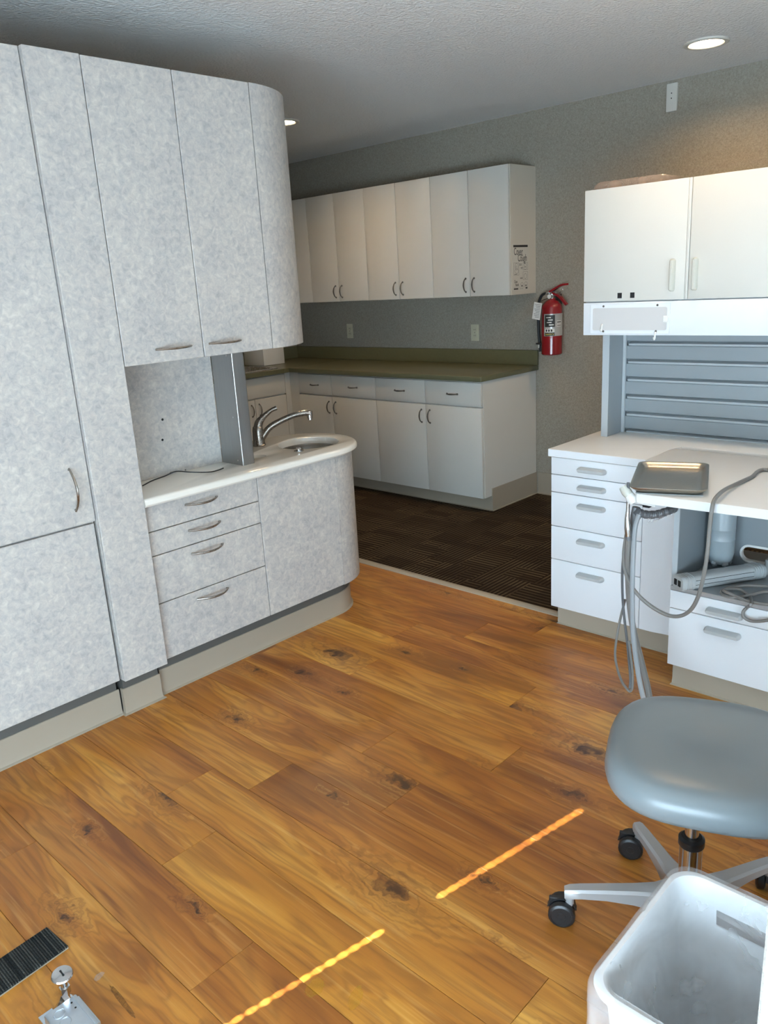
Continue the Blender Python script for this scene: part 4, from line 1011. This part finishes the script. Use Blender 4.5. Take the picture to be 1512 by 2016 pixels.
# instrument holder, suction hose and handpieces at the worktop corner
t = thing('instrument_holder', 'white jointed instrument holder clamped to the worktop corner', 'holder', (2.33, 1.15, .70))
def H(px_, py_, x=2.33): return ax(px_, py_, x)
mb = MB(); mb.tube([H(1226, 958), H(1233, 968), H(1240, 976)], [.013, .017, .0145], 14, 3); obj('cup', mb, 'pull_white', t)
mb = MB(); mb.tube([H(1237, 972), H(1244, 982), H(1249, 990)], [.0135, .018, .0145], 14, 3); obj('joint', mb, 'plastic_white', t)
mb = MB(); mb.tube([H(1248, 987, 2.335), H(1290, 996, 2.36)], .0045, 8); mb.box(2.345, 2.40, 1.085, 1.11, .7405, .7555, .002); obj('arm', mb, 'plastic_white', t)
mb = MB(); mb.box(2.36, 2.41, 1.09, 1.115, .728, .7445, .002); obj('clamp', mb, 'dark', t)
def hose(name, lab, pts, r, mat, n=10, k=6, cat='hose', group=None):
    mb = MB(); mb.tube(pts, r, n, k); return tag(obj(name, mb, mat), lab, cat, group)
# corrugated suction hose
cpts = catmull([H(1252, 1004, 2.36), H(1266, 1012, 2.38), H(1290, 1013, 2.42), H(1312, 1007, 2.47), H(1328, 1001, 2.55)], 14)
rr = [.0125+.0022*math.sin(i*2*PI/2.333) for i in range(len(cpts))]
t = thing('suction_hose', 'dark corrugated suction hose running under the worktop corner', 'hose', cpts[0])
mb = MB(); mb.tube(cpts, rr, 12); obj('corrugated_tube', mb, 'hose_dark', t)
# suction handpiece and valve body
t = thing('suction_handpiece', 'slim grey suction handpiece hanging in the holder at the tray corner', 'handpiece', H(1238, 1040))
mb = MB(); mb.tube([H(1237, 950), H(1237, 985)], .0052, 10); obj('tip', mb, 'hose_dark', t)
mb = MB(); mb.tube([H(1237, 985), H(1236, 1005), H(1235, 1022), H(1236, 1040), H(1237, 1058)], [.0055, .006, .0085, .011, .0095], 12, 4); obj('grip', mb, 'steel', t)
mb = MB(); mb.tube([H(1237, 1056), H(1238, 1064)], .0105, 12); obj('collar', mb, 'hose_dark', t)
HZ = .012
def floor_end(px_, py_, dx=0.0): p = az(px_, py_, HZ); return p
hose('hanging_hose', 'thick grey suction hose hanging straight down from the slim handpiece', [H(1237, 1062), H(1236, 1100), H(1237, 1140), H(1240, 1190, 2.33), H(1248, 1245, 2.31), H(1262, 1300, 2.28), H(1274, 1350, 2.24), H(1282, 1392, 2.20), H(1292, 1425, 2.17)], .0105, 'hose_grey', group=None)
hose('hanging_hose', 'pale grey hose hanging in front of the white corner panel', [H(1258, 1012, 2.36), H(1250, 1040, 2.35), H(1247, 1085), H(1245, 1140, 2.31), H(1245, 1200, 2.28), H(1247, 1255, 2.25), H(1254, 1310, 2.20), H(1262, 1355, 2.15), H(1272, 1392, 2.11), H(1288, 1428, 2.08)], .0085, 'hose_light')
t = thing('saliva_ejector_valve', 'dark grey valve body hanging next to the slim suction handpiece', 'handpiece', H(1252, 1020, 2.37))
mb = MB(); mb.tube([H(1251, 998, 2.37), H(1249, 1015, 2.37), H(1246, 1035, 2.37), H(1244, 1052, 2.37)], [.010, .0125, .010, .008], 12, 4); obj('valve_body', mb, 'hose_dark', t)
mb = MB(); mb.tube([H(1244, 1050, 2.37), H(1240, 1090, 2.37), H(1239, 1130, 2.37), H(1241, 1180, 2.36)], .006, 10, 5); obj('tail_hose', mb, 'hose_dark', t)
hose('air_hose', 'curved grey hose passing between holder and corner panel', [H(1262, 1014, 2.40), H(1252, 1030, 2.40), H(1246, 1050, 2.40), H(1243, 1080, 2.39), H(1242, 1120, 2.38)], .0055, 'hose_grey')
hose('thin_black_tube', 'thin dark tube hanging beside the drawer cabinet', [H(1227, 1095, 2.35), H(1225, 1130, 2.35), H(1226, 1180, 2.34), H(1230, 1225, 2.33), H(1235, 1265, 2.31), H(1238, 1300, 2.27), H(1241, 1335, 2.23), H(1240, 1356, 2.21)], .0042, 'hose_dark')
hose('looped_thin_tube', 'thin grey tube hanging in a narrow loop down to the planks', [H(1231, 1180, 2.36), H(1222, 1215, 2.35), H(1215, 1250, 2.33), H(1211, 1285, 2.30), H(1215, 1315, 2.27), H(1224, 1341, 2.24), H(1234, 1356, 2.22), H(1241, 1361, 2.22), H(1245, 1350, 2.22), H(1245, 1320, 2.25), H(1241, 1285, 2.28), H(1238, 1262, 2.30)], .0042, 'hose_grey')
# long hose draped over the worktop
ztop = WT1+.006
pts = [Vector((2.66, .640, ztop)), az(1512, 925, ztop), az(1478, 940, ztop), az(1447, 954, ztop+.004), az(1424, 966, ztop+.012), Vector((2.318, .935, .806)), H(1402, 1000, 2.298), H(1397, 1040, 2.296), H(1393, 1085, 2.292), H(1386, 1130, 2.290), H(1376, 1170, 2.290), H(1362, 1198, 2.292), H(1342, 1212, 2.296), H(1318, 1212, 2.30), H(1290, 1199, 2.30), H(1262, 1177, 2.30), H(1242, 1152, 2.305), H(1231, 1125, 2.32), H(1228, 1095, 2.335), H(1231, 1066, 2.34), H(1236, 1040, 2.345)]
pts[5] = az(1408, 982, .800)
hose('draped_hose', 'long grey hose draped over the worktop and looping up to the holder', pts, .0062, 'hose_grey', 10, 6)
# crumpled wrap hanging below
t = thing('plastic_wrap', 'crumpled clear plastic wrap hanging below the corrugated hose', 'wrap', H(1290, 1022, 2.42))
mb = MB(); rings = []
for i in range(9):
    u = i/8; a = H(1273+u*50, 1026-u*20, 2.40+u*.12); 
    rings.append([a+Vector((random.uniform(-.006, .006), random.uniform(-.004, .004), v*.010+random.uniform(-.005, .005)-(.018*math.sin(u*PI)*(v+1)/2))) for v in (1, .4, -.2, -1)])
mb.loft(rings, False, False, False); obj('film', mb, 'wrap', t, angle=15)

# things on the open shelf
bc = (2.790, 1.012)
t = thing('water_bottle', 'frosted grey plastic bottle hanging in the open shelf', 'bottle', (*bc, .43))
mb = MB(); mb.lathe([(.012, .4245), (.030, .430), (.041, .447), (.046, .470), (.046, .520), (.0465, .521), (.0465, .523), (.046, .524), (.046, .560), (.0465, .561), (.0465, .563), (.046, .564), (.046, .66), (.040, .695), (.026, .715), (.022, .72), (.022, .755)], (*bc, 0), 28); obj('body', mb, 'bottle', t)
for i in range(5):
    a = 2*PI*i/5+.3; mb = MB(); mb.lathe([(.004, -.018), (.011, -.012), (.013, 0), (.010, .014), (.003, .022)], (0, 0, 0), 10, Matrix.Translation((bc[0]+.026*math.cos(a), bc[1]+.026*math.sin(a), .438)) @ Matrix.Rotation(.5, 4, Vector((math.sin(a), -math.cos(a), 0)))); obj('foot_lobe', mb, 'bottle', t)
# grey bar device
A_, B_ = Vector((2.520, 1.052, 0)), Vector((2.795, .872, 0)); dv = (B_-A_).normalized(); L_ = (B_-A_).length
tm = Matrix.Translation((A_.x, A_.y, .4012)) @ Matrix.Rotation(math.atan2(dv.y, dv.x), 4, 'Z')
t = thing('bar_device', 'long grey ribbed bar device with two end sockets on the shelf', 'device', (A_+B_)/2+Vector((0, 0, .4012)))
def bar_ring(u, g=0.0): return [tm @ Vector((u, p[0], p[1])) for p in rrect(-.031-g, .031+g, .001-g*0, .050+g, .017, 5)]
mb = MB(); mb.loft([bar_ring(u) for u in (.012, L_-.012)]); obj('housing', mb, 'grey_plastic', t)
for u0, us in ((0, 1), (L_, -1)):
    mb = MB(); rings = [bar_ring(u0)]
    for k in range(5): rings += [bar_ring(u0+us*(.010+k*.009), .0015), bar_ring(u0+us*(.013+k*.009), .0015), bar_ring(u0+us*(.014+k*.009), -.0002), bar_ring(u0+us*(.018+k*.009), -.0002)]
    mb.loft(rings); obj('end_cap', mb, 'grey_plastic', t)
for s in (-1, 1):
    mb = MB(); mb.box(-.0025, .0, s*.011-.0065, s*.011+.0065, .016, .037, mat=tm); obj('socket', mb, 'dark', t, 'black socket opening')
for zz in (.020, .036):
    mb = MB(); mb.box(.05, L_-.05, -.0318, -.0305, zz, zz+.0012, mat=tm); obj('groove', mb, 'dark', t)
# coiled cable on the shelf, dropping over the edge
zz = .4055
cab = [az(1512, 1155, zz+.012), az(1470, 1153, zz+.012), az(1432, 1158, zz+.008), az(1420, 1168, zz), az(1440, 1176, zz), az(1475, 1172, zz+.004), az(1512, 1165, zz+.010), Vector((2.66, .70, zz)), Vector((2.60, .715, zz)), az(1512, 1190, zz+.002), az(1475, 1184, zz+.002), az(1445, 1172, zz+.008), az(1425, 1162, zz+.014), az(1455, 1160, zz+.010), az(1477, 1176, zz), az(1478, 1190, zz+.004), ax(1471, 1196, 2.540), ax(1463, 1205, 2.532), ax(1466, 1216, 2.531), ax(1482, 1223, 2.531), ax(1512, 1221, 2.531), ax(1545, 1212, 2.535)]
hose('coiled_cable', 'pale grey cable coiled on the shelf and looping over its edge', cab, .0055, 'hose_grey', 8, 6, 'cable')
t = thing('cable_plug', 'grey cable connector standing beside the oval opening', 'plug', ax(1515, 1130, 2.80))
p = ax(1513, 1122, 2.84); mb = MB(); mb.tube([(p.x, p.y, .402), (p.x, p.y, .425), (p.x, p.y, .455)], [.016, .018, .012], 12); obj('shell', mb, 'grey_plastic', t)

# ------------------------------------------------------------------ stool
SC = Vector((1.505, .568, 0))
t = thing('stool', 'grey-blue vinyl rolling stool on a five-arm base', 'stool', SC)
A0, ARM = 50.0, .262
for k in range(5):
    a = math.radians(A0+72*k); d2 = Vector((math.cos(a), math.sin(a), 0)); n2 = Vector((-d2.y, d2.x, 0))
    rings = []
    for u, w_, zb, zt in ((.028, .030, .072, .135), (.07, .024, .074, .120), (.12, .019, .080, .114), (.18, .017, .083, .108), (.235, .0155, .080, .102), (.262, .0145, .076, .098), (.274, .011, .074, .094)):
        c_ = SC+d2*u
        rings.append([c_+n2*x_+Vector((0, 0, z_)) for x_, z_ in ((-w_, zb), (w_, zb), (w_, zt-.006), (w_*.7, zt), (-w_*.7, zt), (-w_, zt-.006))])
    mb = MB(); mb.loft(rings); e = SC+d2*ARM
    mb.cyl((e.x, e.y, .052), (e.x, e.y, .085), .0105, 12)
    arm = obj('arm', mb, 'alu', t)
    # twin-wheel caster
    sw = math.radians((112, 118, 150, 60, 20)[k]); cd = Vector((math.cos(sw), math.sin(sw), 0)); cn = Vector((-cd.y, cd.x, 0))
    wc = e+cd*.017+Vector((0, 0, .0315))
    mb = MB()
    fr = Matrix((cd, Vector((0, 0, 1)), cn)).transposed().to_4x4()
    for s in (-1, 1):
        mm = fr.copy(); mm.translation = wc+cn*(s*.0165)
        mb.lathe([(.0265, -.010), (.0308, -.007), (.0315, .0), (.0308, .007), (.0265, .010), (.025, .0102), (.024, .0085), (.010, .0085), (.009, .0095)], (0, 0, 0), 20, mm)
    obj('caster', mb, 'black', t)
    fr_at = lambda p_, f_: Matrix.Translation(p_) @ f_
    mb = MB(); mm = fr.copy(); mm.translation = wc
    hood = []
    for i in range(11):
        an = math.radians(15+150*i/10)
        hood.append([mm @ Vector((rr_*math.cos(an), rr_*math.sin(an), zz_)) for rr_, zz_ in ((.0325, -.007), (.0350, -.007), (.0350, .007), (.0325, .007))])
    mb.loft(hood); mb.cyl(e+Vector((0, 0, .050)), e+Vector((0, 0, .070)), .0085, 10); mb.box(-.012, .030, -.006, .034, -.0055, .0055, .002, mat=fr_at(wc, fr)); obj('caster_hood', mb, 'black', t)
mb = MB(); mb.lathe([(.036, .066), (.040, .072), (.042, .10), (.040, .135), (.036, .142)], (SC.x, SC.y, 0), 24); obj('hub', mb, 'alu', t)
mb = MB(); mb.lathe([(.0245, .135), (.0245, .246)], (SC.x, SC.y, 0), 24); obj('outer_column', mb, 'chrome', t)
mb = MB(); mb.lathe([(.026, .242), (.028, .245), (.028, .260), (.022, .265)], (SC.x, SC.y, 0), 24); obj('column_collar', mb, 'black', t)
mb = MB(); mb.lathe([(.0155, .255), (.0155, .405)], (SC.x, SC.y, 0), 20); obj('gas_lift', mb, 'chrome', t)
# upholstered seat: rounded square pad with waterfall edge and a hollow towards the back
SEAT_C = Vector((1.535, .555, 0)); SEAT_A = math.radians(22); HA, HB = .218, .212
mb = MB(); rings = []; n = 48
def seat_ring(s, z, dish=0.0):
    o_ = []
    for k in range(n):
        a = 2*PI*k/n; e_ = 2/3.0
        cx_, sy_ = math.cos(a), math.sin(a)
        lx = HA*s*math.copysign(abs(cx_)**e_, cx_); ly = HB*s*math.copysign(abs(sy_)**e_, sy_)
        zz_ = z
        if dish: zz_ += .012*math.exp(-((lx+.19)/.09)**2)*0 - dish*math.exp(-((lx-.04)**2+ly**2)/.012)
        o_.append(SEAT_C+Vector((lx*math.cos(SEAT_A)-ly*math.sin(SEAT_A), lx*math.sin(SEAT_A)+ly*math.cos(SEAT_A), zz_)))
    return o_
for s, z, di in ((.72, .408, 0), (.86, .410, 0), (.945, .418, 0), (.982, .430, 0), (.998, .444, 0), (.992, .458, 0), (.968, .472, 0), (.925, .483, 0), (.86, .490, .001), (.76, .494, .003), (.62, .496, .006), (.45, .497, .010), (.28, .4975, .014), (.12, .4975, .016), (.03, .4975, .016)):
    rings.append(seat_ring(s, z, di))
mb.loft(rings); obj('seat', mb, 'seat', t, angle=80)
mb = MB(); mb.box(SC.x-.07, SC.x+.07, SC.y-.055, SC.y+.055, .390, .409, .004, 2); obj('seat_plate', mb, 'black', t)

# ------------------------------------------------------------------ waste bin with liner
bx0, bx1, by0, by1, BH = .925, 1.262, .245, .490, .380
t = thing('waste_bin', 'white rectangular plastic waste bin beside the stool', 'bin', ((bx0+bx1)/2, (by0+by1)/2, 0))
def bin_ring(z, a, r=.045, k=10):
    """denser rounded rectangle so that grip slots can be left out"""
    pts = []
    X0, X1, Y0, Y1 = bx0+a, bx1-a, by0+a, by1-a
    for cx_, cy_, a0 in ((X1-r, Y1-r, 0), (X0+r, Y1-r, 90), (X0+r, Y0+r, 180), (X1-r, Y0+r, 270)):
        for i in range(k+1):
            q = math.radians(a0+90*i/k); pts.append(Vector((cx_+r*math.cos(q), cy_+r*math.sin(q), z)))
    out = []
    for i in range(len(pts)):      # split the four straight sides
        p_, q_ = pts[i], pts[(i+1) % len(pts)]
        out.append(p_)
        if i % (k+1) == k:
            for j in range(1, 8): out.append(p_.lerp(q_, j/8))
    return out
ref = bin_ring(0, 0)
cy_mid = (by0+by1)/2
def is_slot(j):
    p_ = (ref[j]+ref[(j+1) % len(ref)])/2
    return (abs(p_.x-bx1) < .003 or abs(p_.x-bx0) < .003) and abs(p_.y-cy_mid) < .062
def taper(z): return .034*(1-z/BH)
lev = [.004, .05, .12, .20, .275, .300, .332, .350, BH-.012]
rings = [bin_ring(z, taper(z)) for z in lev]
rings += [bin_ring(BH-.012, -.010), bin_ring(BH-.004, -.012), bin_ring(BH, -.009), bin_ring(BH, -.001), bin_ring(BH-.008, .003)]
inn = [bin_ring(z, taper(z)+.003) for z in reversed(lev[1:-1])]+[bin_ring(.010, taper(0)+.003)]
rings += inn
NO = len(lev)
def skip(i, j):
    if i == 5 and is_slot(j): return True
    k_ = NO+5      # first inner ring index
    if i >= k_ and is_slot(j):
        za = rings[i][0].z; zb = rings[i+1][0].z
        return abs(za-.332) < .001 and abs(zb-.300) < .001
    return False
mb = MB(); mb.loft(rings, True, True, True, skip); obj('tub', mb, 'bin', t, angle=50)
# liner: inside, over the rim and down outside
t = thing('bin_liner', 'clear plastic liner folded over the rim of the white waste bin', 'liner', ((bx0+bx1)/2, (by0+by1)/2, .012))
random.seed(11)
mb = MB(); rings = []; m_ = len(ref)
prof = [(.185, -.016, .010), (.22, -.018, .008), (.26, -.018, .006), (.30, -.017, .005), (.335, -.018, .004), (.365, -.019, .002), (BH+.003, -.015, .001), (BH+.006, -.008, .001), (BH+.004, .003, .001), (.36, .010, .002), (.32, .017, .005), (.27, .024, .008), (.21, .031, .009), (.14, .040, .010), (.07, .050, .010), (.025, .062, .006)]
ph = [random.uniform(0, 6.28) for _ in range(8)]
for z, a, amp in prof:
    rr_ = bin_ring(z, a, .045); row = []
    cen = Vector(((bx0+bx1)/2, (by0+by1)/2, z))
    for j, p_ in enumerate(rr_):
        th = 2*PI*j/m_
        w_ = amp*(.5*math.sin(7*th+ph[0]+z*9)+.35*math.sin(13*th+ph[1]-z*14)+.3*math.sin(22*th+ph[2]+z*20)+.25*math.sin(31*th+ph[3]))
        dr = (p_-cen).normalized()
        q_ = p_ + dr*(abs(w_) if a < 0 else -abs(w_))
        if z < .20 and a < 0: q_.z += .020*math.sin(5*th+ph[4])+.012*math.sin(11*th+ph[5])
        row.append(q_)
    rings.append(row)
mb.loft(rings, True, False, True); obj('film', mb, 'film', t, angle=60)

# ------------------------------------------------------------------ floor clutter at the lower left
t = thing('carpet_sample', 'charcoal ribbed carpet strip lying on the planks', 'carpet strip', (.35, 1.69, 0))
tm = Matrix.Translation((.538, 1.701, 0)) @ Matrix.Rotation(math.radians(4.0), 4, 'Z')
mb = MB(); mb.box(-.50, 0, -.050, .050, .0005, .0035, mat=tm); obj('backing', mb, 'strip_edge', t)
mb = MB(); mb.box(-.501, .001, -.051, .050, .0035, .0085, .002, 1, mat=tm); obj('pile', mb, 'strip_carpet', t)
# junction box with round cap
t = thing('junction_box', 'galvanised electrical box with a round chrome cap on the floor', 'junction box', (.43, 1.44, 0))
ang = math.radians(-90); tm = Matrix.Translation((.455, 1.464, 0)) @ Matrix.Rotation(ang, 4, 'Z')
# local x runs away from the cap along the box; y across
mb = MB(); mb.box(0, .105, -.050, .021, .0, .052, .003, 2, mat=tm); bxo = obj('box', mb, 'galv', t)
for u, v in ((.022, -.026), (.050, -.026), (.078, -.026)):
    mb = MB(); mb.lathe([(.0125, .0), (.0125, .0006), (.0112, .0012), (.0100, .0006), (.0100, 0)], (0, 0, 0), 24, tm @ Matrix.Translation((u, v, .052)), cap0=False, cap1=False); obj('knockout', mb, 'galv', bxo)
for u, v in ((.016, .004), (.034, .004)):
    mb = MB(); mb.lathe([(.0022, 0), (.0022, .0006)], (0, 0, 0), 8, tm @ Matrix.Translation((u, v, .052))); obj('screw_hole', mb, 'dark', bxo)
mb = MB(); mb.box(.004, .10, .0212, .025, .01, .046, .001, mat=tm); mb.box(.004, .10, .012, .014, .0521, .0535, mat=tm); obj('side_rib', mb, 'galv', bxo)
cc = tm @ Vector((-.026, .010, 0))
mb = MB(); mb.lathe([(.030, 0), (.031, .003), (.027, .012), (.019, .022), (.012, .028)], (cc.x, cc.y, 0), 24); obj('floor_flange', mb, 'chrome', t)
mb = MB(); mb.cyl((cc.x, cc.y, .02), (cc.x, cc.y, .088), .0075, 14); mb.cyl((cc.x, cc.y, .045), (cc.x, cc.y, .062), .0115, 6); obj('stem', mb, 'chrome', t)
mb = MB(); tl = Matrix.Translation((cc.x, cc.y, .088)) @ Matrix.Rotation(math.radians(8), 4, 'X'); mb.lathe([(.010, 0), (.021, .003), (.0228, .006), (.021, .0085), (.010, .0105), (.001, .011)], (0, 0, 0), 28, tl); cap = obj('cap', mb, 'chrome', t)
mb = MB(); mb.box(-.0022, .0022, -.009, .009, .0100, .0114, .001, mat=tl); obj('slot', mb, 'dark', cap)
mb = MB(); mb.cyl(tm @ Vector((-.024, .004, .036)), tm @ Vector((.006, .004, .036)), .011, 6); obj('coupling_nut', mb, 'chrome', t)
mb = MB(); mb.box(-.055, -.020, -.045, -.015, .0, .0025, mat=tm); obj('anchor_plate', mb, 'galv', t)
# grit, stain and dust on the planks
def blot(name, c_, rx, ry, rot, mat, lab, cat, z=.0004, seed=1):
    random.seed(seed); pts = []
    for k in range(26):
        a = 2*PI*k/26; q = 1+random.uniform(-.12, .12); pts.append((c_[0]+rx*q*math.cos(a)*math.cos(rot)-ry*q*math.sin(a)*math.sin(rot), c_[1]+rx*q*math.cos(a)*math.sin(rot)+ry*q*math.sin(a)*math.cos(rot)))
    mb = MB(); mb.prism(pts, .0001, z); o = obj(name, mb, mat); tag(o, lab, None, kind='stuff'); return o
p = az(240, 1970, 0); blot('floor_grit', p, .006, .060, -.05, 'debris', 'dark grit in a worn groove beside the junction box', None, .0004, 3)
p = az(195, 1922, 0); blot('floor_dust', p, .014, .008, .3, 'dust', 'pale dust smear beside the chrome cap', None, .0004, 4)
p = az(620, 1945, 0); blot('floor_stain', p, .026, .018, .2, 'stain', 'small yellow stain under the sun streak', None, .0004, 5)
p = az(700, 1965, 0); blot('floor_stain', p, .030, .014, .5, 'stain', 'larger faint yellow stain at the bottom edge', None, .0004, 6)
